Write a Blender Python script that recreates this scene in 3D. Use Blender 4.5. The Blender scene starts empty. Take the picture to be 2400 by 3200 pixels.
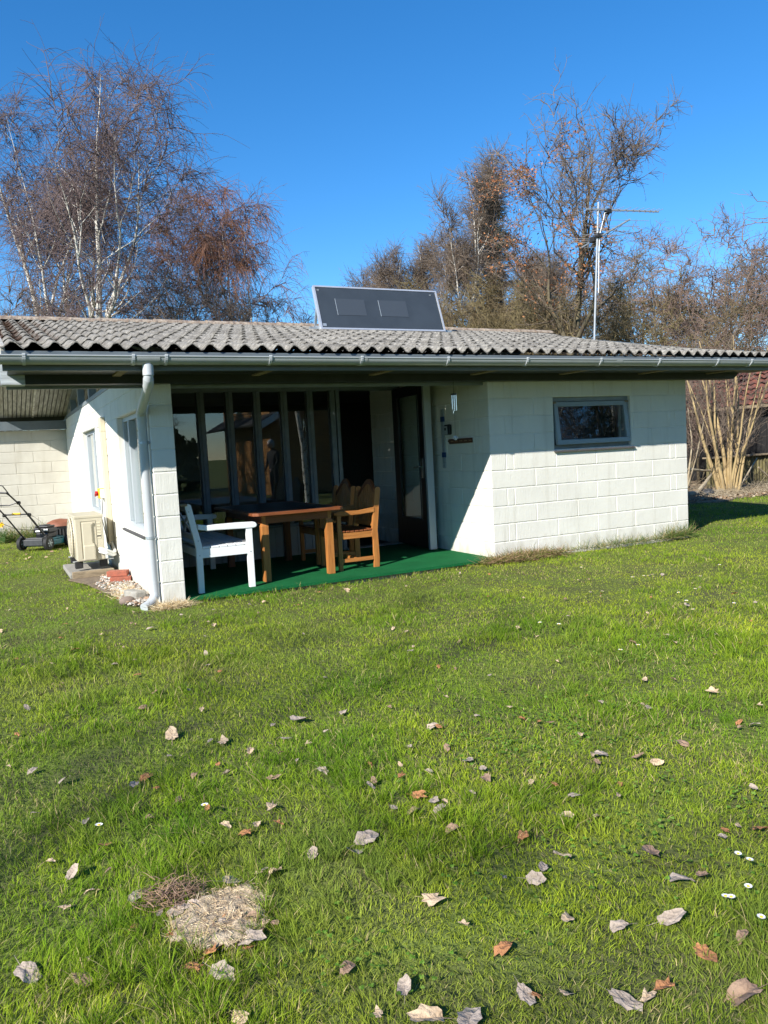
import bpy, bmesh, math, random
import numpy as np
from mathutils import Vector, Matrix
rng = np.random.default_rng(7); random.seed(7)
C = bpy.context.scene.collection
sc = bpy.context.scene

# ------------------------------------------------------------------ camera
CAM = Vector((-4.9059, -7.1673, 1.2972))
pitch, roll, yaw = .0796, -.0517, -.4607
F = Vector((-math.sin(yaw)*math.cos(pitch), math.cos(yaw)*math.cos(pitch), -math.sin(pitch)))
R0 = Vector((math.cos(yaw), math.sin(yaw), 0)); U0 = R0.cross(F)
Rv = math.cos(roll)*R0 + math.sin(roll)*U0; Uv = -math.sin(roll)*R0 + math.cos(roll)*U0
cd = bpy.data.cameras.new('camera'); cam = bpy.data.objects.new('camera', cd); C.objects.link(cam)
m = Matrix((Rv, Uv, -F)).transposed().to_4x4(); m.translation = CAM; cam.matrix_world = m
cd.sensor_fit = 'HORIZONTAL'; cd.sensor_width = 36; cd.lens = 36*2429.37/2400; cd.clip_start = .05; cd.clip_end = 1500
sc.camera = cam
# ------------------------------------------------------------------ sky and sun
SUN = Vector((-1.35, -.81, 1.0)).normalized()
w = bpy.data.worlds.new('World'); sc.world = w; w.use_nodes = True
nt = w.node_tree; bg = nt.nodes['Background']
sky = nt.nodes.new('ShaderNodeTexSky'); sky.sky_type = 'NISHITA'; sky.sun_disc = False
sky.sun_elevation = math.asin(SUN.z); sky.sun_rotation = math.atan2(SUN.x, SUN.y)
sky.altitude = 0; sky.air_density = 1.0; sky.dust_density = .0; sky.ozone_density = 6.0
hs = nt.nodes.new('ShaderNodeHueSaturation'); hs.inputs['Saturation'].default_value = 1.22; nt.links.new(sky.outputs[0], hs.inputs['Color']); nt.links.new(hs.outputs[0], bg.inputs[0]); bg.inputs[1].default_value = .112
sl = bpy.data.lights.new('sun', 'SUN'); sl.energy = 4.9; sl.angle = math.radians(.5); sl.color = (1, .95, .87)
so = bpy.data.objects.new('sun', sl); C.objects.link(so); so.rotation_euler = SUN.to_track_quat('Z', 'Y').to_euler(); so.location = (-30, -18, 22)
sc.view_settings.view_transform = 'Standard'; sc.view_settings.look = 'None'; sc.view_settings.gamma = 1
sc.view_settings.exposure = .82
try:
    sc.cycles.max_bounces = 8; sc.cycles.transparent_max_bounces = 8; sc.cycles.use_denoising = True
    sc.cycles.sample_clamp_indirect = 6
except Exception: pass

# ------------------------------------------------------------------ materials
def mat(name, col, rough=.6, metal=0, var=0, vscale=6, col2=None, mix=.5, stretch=(1, 1, 1), bump=0, bscale=40, bstretch=None, spec=.5, edge=(.35, .65), detail=6):
    m = bpy.data.materials.new(name); m.use_nodes = True; t = m.node_tree; N = t.nodes; L = t.links
    b = N['Principled BSDF']; b.inputs['Roughness'].default_value = rough; b.inputs['Metallic'].default_value = metal
    b.inputs['Specular IOR Level'].default_value = spec
    b.inputs['Base Color'].default_value = (*col, 1)
    tc = N.new('ShaderNodeTexCoord')
    if var or col2:
        mp = N.new('ShaderNodeMapping'); mp.inputs['Scale'].default_value = stretch; L.new(tc.outputs['Object'], mp.inputs[0])
        n = N.new('ShaderNodeTexNoise'); n.inputs['Scale'].default_value = vscale; n.inputs['Detail'].default_value = detail; n.inputs['Roughness'].default_value = .62
        L.new(mp.outputs[0], n.inputs[0])
        r = N.new('ShaderNodeValToRGB'); r.color_ramp.elements[0].position = edge[0]; r.color_ramp.elements[1].position = edge[1]
        c2 = col2 if col2 else tuple(c*(1-var) for c in col)
        r.color_ramp.elements[0].color = (*c2, 1); r.color_ramp.elements[1].color = (*col, 1)
        L.new(n.outputs[0], r.inputs[0]); L.new(r.outputs[0], b.inputs['Base Color'])
    if bump:
        mp2 = N.new('ShaderNodeMapping'); mp2.inputs['Scale'].default_value = bstretch or stretch; L.new(tc.outputs['Object'], mp2.inputs[0])
        n2 = N.new('ShaderNodeTexNoise'); n2.inputs['Scale'].default_value = bscale; n2.inputs['Detail'].default_value = 4
        L.new(mp2.outputs[0], n2.inputs[0])
        bp = N.new('ShaderNodeBump'); bp.inputs['Strength'].default_value = 1; bp.inputs['Distance'].default_value = bump
        L.new(n2.outputs[0], bp.inputs['Height']); L.new(bp.outputs[0], b.inputs['Normal'])
    return m
def attrmat(name, rough=.7, trans=0, spec=.3, noise=0):
    m = bpy.data.materials.new(name); m.use_nodes = True; t = m.node_tree; N = t.nodes; L = t.links
    b = N['Principled BSDF']; b.inputs['Roughness'].default_value = rough; b.inputs['Specular IOR Level'].default_value = spec
    a = N.new('ShaderNodeAttribute'); a.attribute_name = 'Col'
    L.new(a.outputs['Color'], b.inputs['Base Color'])
    if trans:
        tr = N.new('ShaderNodeBsdfTranslucent'); L.new(a.outputs['Color'], tr.inputs[0])
        mx = N.new('ShaderNodeMixShader'); mx.inputs[0].default_value = trans
        L.new(b.outputs[0], mx.inputs[1]); L.new(tr.outputs[0], mx.inputs[2]); L.new(mx.outputs[0], N['Material Output'].inputs[0])
    return m
# painted block: fine vertical comb marks + pits
def blockmat(name, col, col2, axis):
    m = mat(name, col, .85, col2=col2, vscale=2.2, edge=(.25, .7), spec=.25)
    t = m.node_tree; N = t.nodes; L = t.links; b = N['Principled BSDF']
    tc = N.new('ShaderNodeTexCoord')
    def nz(scale, st, det):
        mp = N.new('ShaderNodeMapping'); mp.inputs['Scale'].default_value = st; L.new(tc.outputs['Object'], mp.inputs[0])
        n = N.new('ShaderNodeTexNoise'); n.inputs['Scale'].default_value = scale; n.inputs['Detail'].default_value = det
        L.new(mp.outputs[0], n.inputs[0]); return n.outputs[0]
    sp_ = N.new('ShaderNodeSeparateXYZ'); L.new(tc.outputs['Object'], sp_.inputs[0])
    dn_ = nz(9, (1, 1, .5), 5)
    m1 = N.new('ShaderNodeMath'); m1.operation = 'MULTIPLY_ADD'; L.new(dn_, m1.inputs[0]); m1.inputs[1].default_value = -.55; L.new(sp_.outputs[2], m1.inputs[2])
    m2 = N.new('ShaderNodeMapRange'); m2.inputs['From Min'].default_value = -.30; m2.inputs['From Max'].default_value = -.08; m2.inputs['To Min'].default_value = .55; m2.inputs['To Max'].default_value = 0; L.new(m1.outputs[0], m2.inputs['Value'])
    st_ = nz(5, (2.2, 2.2, .22), 4); m3 = N.new('ShaderNodeMapRange'); m3.inputs['From Min'].default_value = .55; m3.inputs['From Max'].default_value = .8; m3.inputs['To Max'].default_value = .30; L.new(st_, m3.inputs['Value'])
    m4 = N.new('ShaderNodeMath'); m4.operation = 'MAXIMUM'; L.new(m2.outputs[0], m4.inputs[0]); L.new(m3.outputs[0], m4.inputs[1])
    mxd = N.new('ShaderNodeMix'); mxd.data_type = 'RGBA'; L.new(m4.outputs[0], mxd.inputs[0]); old = b.inputs['Base Color'].links[0].from_socket; L.new(old, mxd.inputs[6]); mxd.inputs[7].default_value = (.34, .31, .23, 1); L.new(mxd.outputs[2], b.inputs['Base Color'])
    s1 = (1, 1, .07)
    a = nz(120, s1, 2); c = nz(60, (1, 1, 1), 4); d = nz(6, (1, 1, 1), 2)
    ad = N.new('ShaderNodeMath'); ad.operation = 'MULTIPLY_ADD'; L.new(c, ad.inputs[0]); ad.inputs[1].default_value = .55; L.new(a, ad.inputs[2])
    ad2 = N.new('ShaderNodeMath'); ad2.operation = 'MULTIPLY_ADD'; L.new(d, ad2.inputs[0]); ad2.inputs[1].default_value = 1.2; L.new(ad.outputs[0], ad2.inputs[2])
    bp = N.new('ShaderNodeBump'); bp.inputs['Distance'].default_value = .0022; bp.inputs['Strength'].default_value = 1
    L.new(ad2.outputs[0], bp.inputs['Height']); L.new(bp.outputs[0], b.inputs['Normal'])
    return m
def glassmat(name, col=(.9, .95, .93), clear=True, rough=0.0, tint=1.0):
    m = bpy.data.materials.new(name); m.use_nodes = True; t = m.node_tree; N = t.nodes; L = t.links; N.remove(N['Principled BSDF'])
    g = N.new('ShaderNodeBsdfGlossy'); g.inputs['Roughness'].default_value = rough; g.inputs['Color'].default_value = (1, 1, 1, 1)
    tr = N.new('ShaderNodeBsdfTransparent'); tr.inputs[0].default_value = (*[c*tint for c in col], 1)
    fr = N.new('ShaderNodeFresnel'); ge = N.new('ShaderNodeNewGeometry'); mr = N.new('ShaderNodeMapRange'); mr.inputs['To Min'].default_value = 1.55; mr.inputs['To Max'].default_value = 1/1.55; L.new(ge.outputs['Backfacing'], mr.inputs['Value']); L.new(mr.outputs[0], fr.inputs[0])
    ad = N.new('ShaderNodeMath'); ad.operation = 'MULTIPLY'; ad.inputs[1].default_value = 1.35; ad.use_clamp = True; L.new(fr.outputs[0], ad.inputs[0])
    mx = N.new('ShaderNodeMixShader'); L.new(ad.outputs[0], mx.inputs[0]); L.new(tr.outputs[0], mx.inputs[1]); L.new(g.outputs[0], mx.inputs[2])
    L.new(mx.outputs[0], N['Material Output'].inputs[0]); return m
M = {}
M['white'] = blockmat('white_painted_block', (.72, .71, .645), (.63, .62, .56), 'x')
M['cream'] = blockmat('weathered_cream_block', (.57, .545, .475), (.46, .435, .375), 'x')
M['grey_paint'] = mat('grey_painted_wood', (.20, .235, .255), .45, var=.2, vscale=9, bump=.0006, bscale=80, bstretch=(1, 1, .1))
M['dark_paint'] = mat('dark_painted_wood', (.035, .042, .045), .5, var=.3, vscale=7, bump=.0008, bscale=60)
M['fascia'] = mat('slate_grey_fascia', (.13, .155, .17), .4, var=.2, vscale=5)
M['black'] = mat('black_paint', (.008, .008, .009), .35)
M['gutter'] = mat('grey_plastic', (.34, .365, .36), .33, var=.12, vscale=4)
M['pipe'] = mat('light_grey_plastic', (.47, .50, .52), .35, var=.1, vscale=4)
M['glass'] = glassmat('window_glass')
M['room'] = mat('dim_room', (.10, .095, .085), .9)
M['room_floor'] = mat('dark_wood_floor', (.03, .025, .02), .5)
M['curtain'] = mat('dark_furniture', (.06, .065, .07), .8)
M['soffit'] = mat('weathered_soffit_board', (.40, .385, .34), .8, col2=(.20, .19, .165), vscale=5, stretch=(6, .6, 1), bump=.002, bscale=30, bstretch=(6, .5, 1))
M['barge'] = mat('weathered_pale_wood', (.55, .53, .47), .8, col2=(.3, .28, .24), vscale=14, stretch=(1, .4, 2), bump=.003, bscale=50)
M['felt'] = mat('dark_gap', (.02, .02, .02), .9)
M['slate'] = mat('dark_sill_slate', (.085, .08, .08), .7, var=.4, vscale=30, bump=.002, bscale=60)
M['carpet'] = mat('green_outdoor_carpet', (.010, .125, .040), .95, var=.22, vscale=3, bump=.004, bscale=420, spec=.1)
M['wpaint'] = mat('white_gloss_paint', (.80, .82, .82), .35, var=.05, vscale=12)
M['alu'] = mat('aluminium', (.72, .73, .74), .35, metal=.6, var=.1)
M['steel'] = mat('galvanised_steel', (.45, .50, .53), .4, metal=.5, var=.2, vscale=20)
M['mast'] = mat('weathered_mast_metal', (.34, .37, .39), .55, metal=.3, var=.2, vscale=20)
M['chrome'] = mat('chrome', (.8, .8, .8), .15, metal=1)
M['beige'] = mat('beige_metal', (.50, .455, .345), .45, var=.08, vscale=4)
M['cream_plastic'] = mat('cream_plastic', (.60, .54, .40), .45, var=.06)
M['wplastic'] = mat('white_plastic', (.78, .78, .74), .4)
M['rubber'] = mat('black_rubber', (.018, .018, .018), .7, var=.3, vscale=20)
M['teal'] = mat('teal_metal', (.01, .12, .15), .4, var=.4, vscale=18)
M['dkgrey'] = mat('dark_grey_plastic', (.05, .052, .055), .45, var=.3, vscale=25)
M['yellow'] = mat('yellow_plastic', (.9, .55, .02), .4)
M['red'] = mat('red_plastic', (.5, .01, .012), .4)
M['blue'] = mat('blue_band', (.02, .05, .16), .5)
M['brick'] = mat('red_brick', (.36, .105, .06), .85, col2=(.24, .08, .05), vscale=25, bump=.003, bscale=80)
M['concrete'] = mat('grey_concrete', (.33, .31, .27), .9, col2=(.25, .24, .21), vscale=18, bump=.006, bscale=45)
M['timber'] = mat('weathered_timber', (.32, .25, .16), .85, col2=(.18, .14, .09), vscale=10, stretch=(1, 4, 4), bump=.003, bscale=40)
M['palegrey_timber'] = mat('silvered_timber', (.36, .36, .34), .85, col2=(.22, .22, .2), vscale=10, stretch=(1, 5, 5), bump=.002, bscale=40)
def wood(name, a, b2, st, rough=.42):
    return mat(name, a, rough, col2=b2, vscale=9, stretch=st, bump=.0012, bscale=22, bstretch=st, edge=(.3, .72))
TK = ((.50, .21, .055), (.27, .095, .024)); DK = ((.022, .019, .019), (.010, .009, .010)); RB = ((.27, .085, .025), (.13, .038, .014))
for k, v in dict(teak=TK, dark=DK, red=RB).items():
    M[k+'_x'] = wood(k+'_wood_x', *v, (.5, 7, 7)); M[k+'_y'] = wood(k+'_wood_y', *v, (7, .5, 7)); M[k+'_z'] = wood(k+'_wood_z', *v, (7, 7, .5))
M['sign'] = wood('sign_wood', (.14, .05, .02), (.07, .025, .01), (7, .5, 7))
M['lettering'] = mat('pale_lettering', (.42, .26, .14), .7)
M['bark_birch'] = mat('birch_bark', (.66, .62, .54), .8, col2=(.07, .05, .035), vscale=4.5, stretch=(1.5, 1.5, 2.2), edge=(.36, .47), bump=.01, bscale=14)
M['bark_birch_up'] = mat('birch_limb', (.56, .50, .43), .8, col2=(.16, .11, .08), vscale=5, edge=(.34, .5))
M['twig_purple'] = mat('birch_twig', (.17, .115, .10), .75, col2=(.085, .06, .06), vscale=.9)
M['twig_red'] = mat('red_brown_twig', (.30, .135, .07), .75, col2=(.13, .08, .06), vscale=.8)
M['twig_grey'] = mat('grey_brown_twig', (.22, .165, .12), .8, col2=(.11, .085, .065), vscale=.7)
M['twig_pink'] = mat('pinkish_brown_twig', (.27, .185, .14), .8, col2=(.15, .10, .08), vscale=.8)
M['twig_olive'] = mat('mossy_twig', (.21, .17, .075), .8, col2=(.12, .085, .045), vscale=.8)
M['bark_oak'] = mat('oak_bark', (.135, .115, .065), .9, col2=(.07, .05, .035), vscale=3, bump=.02, bscale=14, bstretch=(1, 1, .3))
M['hazel'] = mat('hazel_bark', (.44, .33, .16), .7, col2=(.24, .17, .08), vscale=6, stretch=(1, 1, .35), bump=.004, bscale=40)
M['dead_wood'] = mat('dead_branch', (.42, .36, .25), .8, col2=(.24, .18, .11), vscale=9)
M['tile_red'] = mat('red_pantile', (.20, .06, .035), .85, col2=(.06, .035, .028), vscale=7, bump=.01, bscale=25)
M['blackwood'] = mat('black_boards', (.016, .015, .015), .8, var=.4, vscale=5)
M['fence'] = mat('mossy_round_post', (.17, .145, .055), .85, col2=(.07, .06, .035), vscale=9, stretch=(3, 3, .6), bump=.003, bscale=40)
M['cabin'] = mat('honey_stained_boards', (.42, .20, .05), .6, col2=(.26, .11, .03), vscale=3, stretch=(.4, 1, 6))
M['cabin_roof'] = mat('dark_roof_felt', (.04, .04, .04), .9)
M['cloth'] = mat('dark_jacket_cloth', (.018, .018, .022), .85)
M['skin'] = mat('skin', (.50, .30, .22), .55)
M['hair'] = mat('grey_hair', (.50, .49, .46), .7, var=.3, vscale=60)
M['col'] = attrmat('grass_blade', .75, .30, .15)
M['leafcol'] = attrmat('dry_leaf', .75, .12, .2)
M['stone'] = attrmat('pebble', .8)
M['daisy_w'] = mat('daisy_petal', (.85, .85, .85), .6); M['daisy_y'] = mat('daisy_centre', (.75, .5, .03), .7)
M['green'] = mat('plant_green', (.05, .12, .02), .6)

# corrugated fibre cement: pale grey with lichen and black speckle, brown moss in left valleys
def roofmat():
    m = bpy.data.materials.new('lichened_fibre_cement'); m.use_nodes = True; t = m.node_tree; N = t.nodes; L = t.links; b = N['Principled BSDF']
    b.inputs['Roughness'].default_value = .95; b.inputs['Specular IOR Level'].default_value = .15
    tc = N.new('ShaderNodeTexCoord')
    def nz(s, det=6, st=(1, 1, 1)):
        mp = N.new('ShaderNodeMapping'); mp.inputs['Scale'].default_value = st; L.new(tc.outputs['Object'], mp.inputs[0])
        n = N.new('ShaderNodeTexNoise'); n.inputs['Scale'].default_value = s; n.inputs['Detail'].default_value = det; n.inputs['Roughness'].default_value = .7; L.new(mp.outputs[0], n.inputs[0]); return n.outputs[0]
    def ramp(src, stops):
        r = N.new('ShaderNodeValToRGB'); e = r.color_ramp.elements
        while len(e) < len(stops): e.new(.5)
        for k, (p, c) in enumerate(stops): e[k].position = p; e[k].color = (*c, 1)
        L.new(src, r.inputs[0]); return r.outputs[0]
    c1 = ramp(nz(26, 8), [(.3, (.07, .066, .062)), (.43, (.19, .182, .168)), (.54, (.28, .27, .25)), (.68, (.45, .435, .40))])
    c2 = ramp(nz(1.6, 5), [(.35, (.62, .6, .57)), (.62, (1.05, 1.03, .98))])
    mu = N.new('ShaderNodeMix'); mu.data_type = 'RGBA'; mu.blend_type = 'MULTIPLY'; mu.inputs[0].default_value = 1
    L.new(c1, mu.inputs[6]); L.new(c2, mu.inputs[7])
    a = N.new('ShaderNodeAttribute'); a.attribute_name = 'Col'
    nn = nz(16, 5)
    mm = N.new('ShaderNodeMath'); mm.operation = 'ADD'; sx = N.new('ShaderNodeSeparateColor'); L.new(a.outputs['Color'], sx.inputs[0]); L.new(sx.outputs[0], mm.inputs[0]); L.new(nn, mm.inputs[1])
    ms = ramp(mm.outputs[0], [(.98, (0, 0, 0)), (1.0, (1, 1, 1))]) if False else None
    gt = N.new('ShaderNodeMapRange'); gt.inputs['From Min'].default_value = .70; gt.inputs['From Max'].default_value = .82; L.new(mm.outputs[0], gt.inputs['Value'])
    mx = N.new('ShaderNodeMix'); mx.data_type = 'RGBA'; L.new(gt.outputs[0], mx.inputs[0]); L.new(mu.outputs[2], mx.inputs[6]); mx.inputs[7].default_value = (.06, .036, .024, 1)
    L.new(mx.outputs[2], b.inputs['Base Color'])
    bp = N.new('ShaderNodeBump'); bp.inputs['Distance'].default_value = .014; L.new(nz(38, 6), bp.inputs['Height']); L.new(bp.outputs[0], b.inputs['Normal'])
    return m
M['roof'] = roofmat()
M['ridge'] = mat('lichened_ridge_tile', (.40, .33, .25), .95, col2=(.17, .12, .09), vscale=16, bump=.012, bscale=40)

# ------------------------------------------------------------------ object helpers
ORG = {}
def tag(o, label=None, cat=None, group=None, kind=None):
    if label: o['label'] = label
    if cat: o['category'] = cat
    if group: o['group'] = group
    if kind: o['kind'] = kind
    return o
def thing(name, label, cat, loc, group=None):
    o = bpy.data.objects.new(name, None); C.objects.link(o); o.location = loc; o.empty_display_size = .1
    ORG[o] = Vector(loc); return tag(o, label, cat, group)
class MB:
    def __init__(s): s.v = []; s.f = []; s.c = []
    def add(s, vs, fs):
        n = len(s.v); s.v += [tuple(p) for p in vs]; s.f += [tuple(n+i for i in f) for f in fs]; return s
    def box(s, lo, hi):
        x0, y0, z0 = lo; x1, y1, z1 = hi
        return s.add([(x0, y0, z0), (x1, y0, z0), (x1, y1, z0), (x0, y1, z0), (x0, y0, z1), (x1, y0, z1), (x1, y1, z1), (x0, y1, z1)],
                     [(0, 3, 2, 1), (4, 5, 6, 7), (0, 1, 5, 4), (1, 2, 6, 5), (2, 3, 7, 6), (3, 0, 4, 7)])
    def bar(s, p0, p1, w, h, up=(0, 0, 1)):
        p0 = Vector(p0); p1 = Vector(p1); d = (p1-p0).normalized(); u = Vector(up); r = d.cross(u)
        if r.length < 1e-4: r = d.cross(Vector((0, 1, 0)))
        r.normalize(); u = r.cross(d); vs = []
        for p in (p0, p1):
            for a, b in ((-1, -1), (1, -1), (1, 1), (-1, 1)): vs.append(p + r*a*w/2 + u*b*h/2)
        return s.add(vs, [(0, 1, 2, 3), (7, 6, 5, 4), (0, 4, 5, 1), (1, 5, 6, 2), (2, 6, 7, 3), (3, 7, 4, 0)])
    def tube(s, path, r, n=10, caps=True):
        path = [Vector(p) for p in path]; K = len(path); rs = r if isinstance(r, (list, tuple)) else [r]*K
        base = len(s.v); prev = None
        for i, p in enumerate(path):
            d = (path[min(i+1, K-1)] - path[max(i-1, 0)]).normalized()
            if prev is None:
                a = d.orthogonal().normalized()
            else: a = (prev - d*prev.dot(d)).normalized()
            prev = a; b = d.cross(a)
            for k in range(n):
                t = 2*math.pi*k/n; s.v.append(tuple(p + (a*math.cos(t)+b*math.sin(t))*rs[i]))
        for i in range(K-1):
            for k in range(n):
                s.f.append((base+i*n+k, base+i*n+(k+1) % n, base+(i+1)*n+(k+1) % n, base+(i+1)*n+k))
        if caps: s.f.append(tuple(base+k for k in range(n))[::-1]); s.f.append(tuple(base+(K-1)*n+k for k in range(n)))
        return s
    def prism(s, poly, a, b, plane='XZ'):   # poly of 2-D points, extruded from a to b along the missing axis
        n = len(poly)
        def P(p, t): return (p[0], t, p[1]) if plane == 'XZ' else ((t, p[0], p[1]) if plane == 'YZ' else (p[0], p[1], t))
        vs = [P(p, a) for p in poly] + [P(p, b) for p in poly]
        return s.add(vs, [tuple(range(n))[::-1], tuple(range(n, 2*n))] + [(i, (i+1) % n, n+(i+1) % n, n+i) for i in range(n)])
    def sphere(s, c, r, n=10, sc=(1, 1, 1)):
        vs = []; fs = []
        for i in range(n+1):
            a = math.pi*i/n
            for k in range(2*n):
                t = math.pi*k/n; vs.append((c[0]+r*sc[0]*math.sin(a)*math.cos(t), c[1]+r*sc[1]*math.sin(a)*math.sin(t), c[2]+r*sc[2]*math.cos(a)))
        for i in range(n):
            for k in range(2*n): fs.append((i*2*n+k, i*2*n+(k+1) % (2*n), (i+1)*2*n+(k+1) % (2*n), (i+1)*2*n+k))
        return s.add(vs, fs)
    def build(s, name, m, parent=None, bevel=0, smooth=False, label=None, fixn=True):
        me = bpy.data.meshes.new(name); o = bpy.data.objects.new(name, me); C.objects.link(o)
        off = Vector((0, 0, 0))
        if parent is not None: o.parent = parent; off = ORG.get(parent, off)
        ORG[o] = off
        me.from_pydata([(x-off.x, y-off.y, z-off.z) for x, y, z in s.v], [], s.f)
        if fixn:
            b = bmesh.new(); b.from_mesh(me); bmesh.ops.recalc_face_normals(b, faces=b.faces); b.to_mesh(me); b.free()
        me.materials.append(m)
        if smooth:
            me.shade_smooth()
            if smooth != 2:
                md = o.modifiers.new('es', 'EDGE_SPLIT'); md.split_angle = math.radians(40)
        if bevel:
            md = o.modifiers.new('b', 'BEVEL'); md.width = bevel; md.segments = 2; md.limit_method = 'ANGLE'; md.angle_limit = math.radians(40)
        if label: o['label'] = label
        return o
def build_each(mb, name, m, parent, **kw):
    # one object per loose piece collected in mb
    par = list(range(len(mb.v)))
    def fd(a):
        while par[a] != a: par[a] = par[par[a]]; a = par[a]
        return a
    for f in mb.f:
        for q in f[1:]: par[fd(q)] = fd(f[0])
    gr = {}
    for f in mb.f: gr.setdefault(fd(f[0]), []).append(f)
    for fs in gr.values():
        ids = sorted({i for f in fs for i in f}); mp = {i: k for k, i in enumerate(ids)}; n = MB(); n.v = [mb.v[i] for i in ids]; n.f = [tuple(mp[i] for i in f) for f in fs]; o = n.build(name, m, parent, **kw)
    return o
def npmesh(name, V, Fq=None, Ft=None, cols=None, m=None, parent=None, smooth=False):
    me = bpy.data.meshes.new(name); V = np.asarray(V, np.float32)
    Fq = np.zeros((0, 4), int) if Fq is None else Fq; Ft = np.zeros((0, 3), int) if Ft is None else Ft
    me.vertices.add(len(V)); off = np.array(ORG[parent]) if parent is not None else np.zeros(3)
    me.vertices.foreach_set('co', (V-off).astype(np.float32).ravel())
    nl = len(Fq)*4+len(Ft)*3; me.loops.add(nl); me.loops.foreach_set('vertex_index', np.concatenate([Fq.ravel(), Ft.ravel()]).astype(np.int32))
    me.polygons.add(len(Fq)+len(Ft)); st = np.concatenate([np.arange(len(Fq))*4, len(Fq)*4+np.arange(len(Ft))*3]).astype(np.int32)
    me.polygons.foreach_set('loop_start', st)
    me.update(calc_edges=True); me.validate()
    if cols is not None:
        a = me.color_attributes.new('Col', 'FLOAT_COLOR', 'POINT'); c4 = np.ones((len(V), 4), np.float32); c4[:, :3] = cols; a.data.foreach_set('color', c4.ravel())
    if m: me.materials.append(m)
    if smooth: me.shade_smooth()
    o = bpy.data.objects.new(name, me); C.objects.link(o)
    if parent is not None: o.parent = parent
    ORG[o] = Vector(off); return o
def copy_tree(o, parent=None):
    c = o.copy(); C.objects.link(c)
    if parent is not None: c.parent = parent
    for ch in list(o.children): copy_tree(ch, c)
    return c

# ------------------------------------------------------------------ block walls
def block_face(mb, O, u, n, L, z0, z1, holes=(), flip=0, proud=.006, wallend=True, extra=True):
    """relief of 0.6 x 0.2 m blocks on a wall face; O origin at z=0, u direction along, n outward normal"""
    O = Vector(O); u = Vector(u); n = Vector(n)
    def rect(u0, u1, a, b):
        g = .0035; e = .004
        K = max(2, int((u1-u0)/.03)); top = []; bot = []
        for i in range(K+1):
            t = u0+g + (u1-u0-2*g)*i/K
            top.append((t, b-g-random.random()*.0022)); bot.append((t, a+g+random.random()*.0045))
        ring = bot + top[::-1]; vs = []; N = len(ring)
        cu = (u0+u1)/2; cz = (a+b)/2
        for (t, z) in ring: vs.append(O+u*t+n*0.0+Vector((0, 0, z)))
        for (t, z) in ring:
            t2 = t + (e if t < cu else -e)*(1 if abs(t-u0) < 2*g or abs(t-u1) < 2*g else 0); z2 = z + (e if z < cz else -e)
            vs.append(O+u*t2+n*proud+Vector((0, 0, z2)))
        mb.add(vs, [(i, (i+1) % N, N+(i+1) % N, N+i) for i in range(N)] + [tuple(range(N, 2*N))])
    k0 = int(math.floor(z0/.2+1e-6)); k1 = int(math.ceil(z1/.2-1e-6))
    for k in range(k0, k1):
        a = max(z0, k*.2); b = min(z1, (k+1)*.2)
        odd = (k+flip) % 2
        js = [.6*i for i in range(1, int(L/.6)+2)] if not odd else ([.2] if extra else []) + [.3+.6*i for i in range(0, int(L/.6)+2)]
        if odd and extra and L > 1.2: js += [L-.2]
        js = sorted(set(round(j, 3) for j in js if .05 < j < L-.05)); js = [-proud]+js+[L+proud]
        js = [j for i, j in enumerate(js) if i == 0 or j-js[i-1] > .05 or i == len(js)-1]
        for u0, u1 in zip(js[:-1], js[1:]):
            segs = [(u0, u1)]
            for (h0, h1, za, zb) in holes:
                if b > za+.01 and a < zb-.01:
                    ns = []
                    for s0, s1 in segs:
                        if h1 <= s0 or h0 >= s1: ns.append((s0, s1))
                        else:
                            if h0-s0 > .03: ns.append((s0, h0))
                            if s1-h1 > .03: ns.append((h1, s1))
                    segs = ns
            for s0, s1 in segs: rect(s0, s1, a, b)
def wall_core(mb, O, u, n, L, T, z0, z1, holes=()):
    """solid wall behind the relief, with openings"""
    O = Vector(O); u = Vector(u); n = Vector(n)
    def bx(a, b, c, d):
        p = [O+u*a, O+u*b, O+u*b-n*T, O+u*a-n*T]; vs = [q+Vector((0, 0, c)) for q in p]+[q+Vector((0, 0, d)) for q in p]
        mb.add(vs, [(0, 3, 2, 1), (4, 5, 6, 7), (0, 1, 5, 4), (1, 2, 6, 5), (2, 3, 7, 6), (3, 0, 4, 7)])
    cur = 0
    for (h0, h1, za, zb) in sorted(holes):
        bx(cur, h0, z0, z1)
        if za > z0: bx(h0, h1, z0, za)
        if zb < z1: bx(h0, h1, zb, z1)
        cur = h1
    bx(cur, L, z0, z1)

# ------------------------------------------------------------------ ground
def ground():
    n = 60; xs = np.concatenate([-np.geomspace(600, 12, 14), np.linspace(-10, 16, n), np.geomspace(20, 600, 14)])
    ys = np.concatenate([-np.geomspace(600, 14, 14), np.linspace(-12, 16, n), np.geomspace(20, 600, 14)])
    X, Y = np.meshgrid(xs, ys, indexing='ij'); Z = .012*np.sin(X*1.7+1)*np.cos(Y*1.3) - .02
    Z = Z - .02*((X > -3.7) & (X < 3) & (Y > -.05)); V = np.stack([X, Y, Z], -1).reshape(-1, 3); a, b = X.shape
    I = np.arange(a*b).reshape(a, b); Q = np.stack([I[:-1, :-1], I[1:, :-1], I[1:, 1:], I[:-1, 1:]], -1).reshape(-1, 4)
    gm = mat('lawn_soil', (.13, .17, .035), .95, col2=(.09, .09, .04), vscale=2.5, bump=.03, bscale=30, spec=.1)
    o = npmesh('lawn', V, Q, m=gm, smooth=True); tag(o, kind='structure')
ground()

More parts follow.
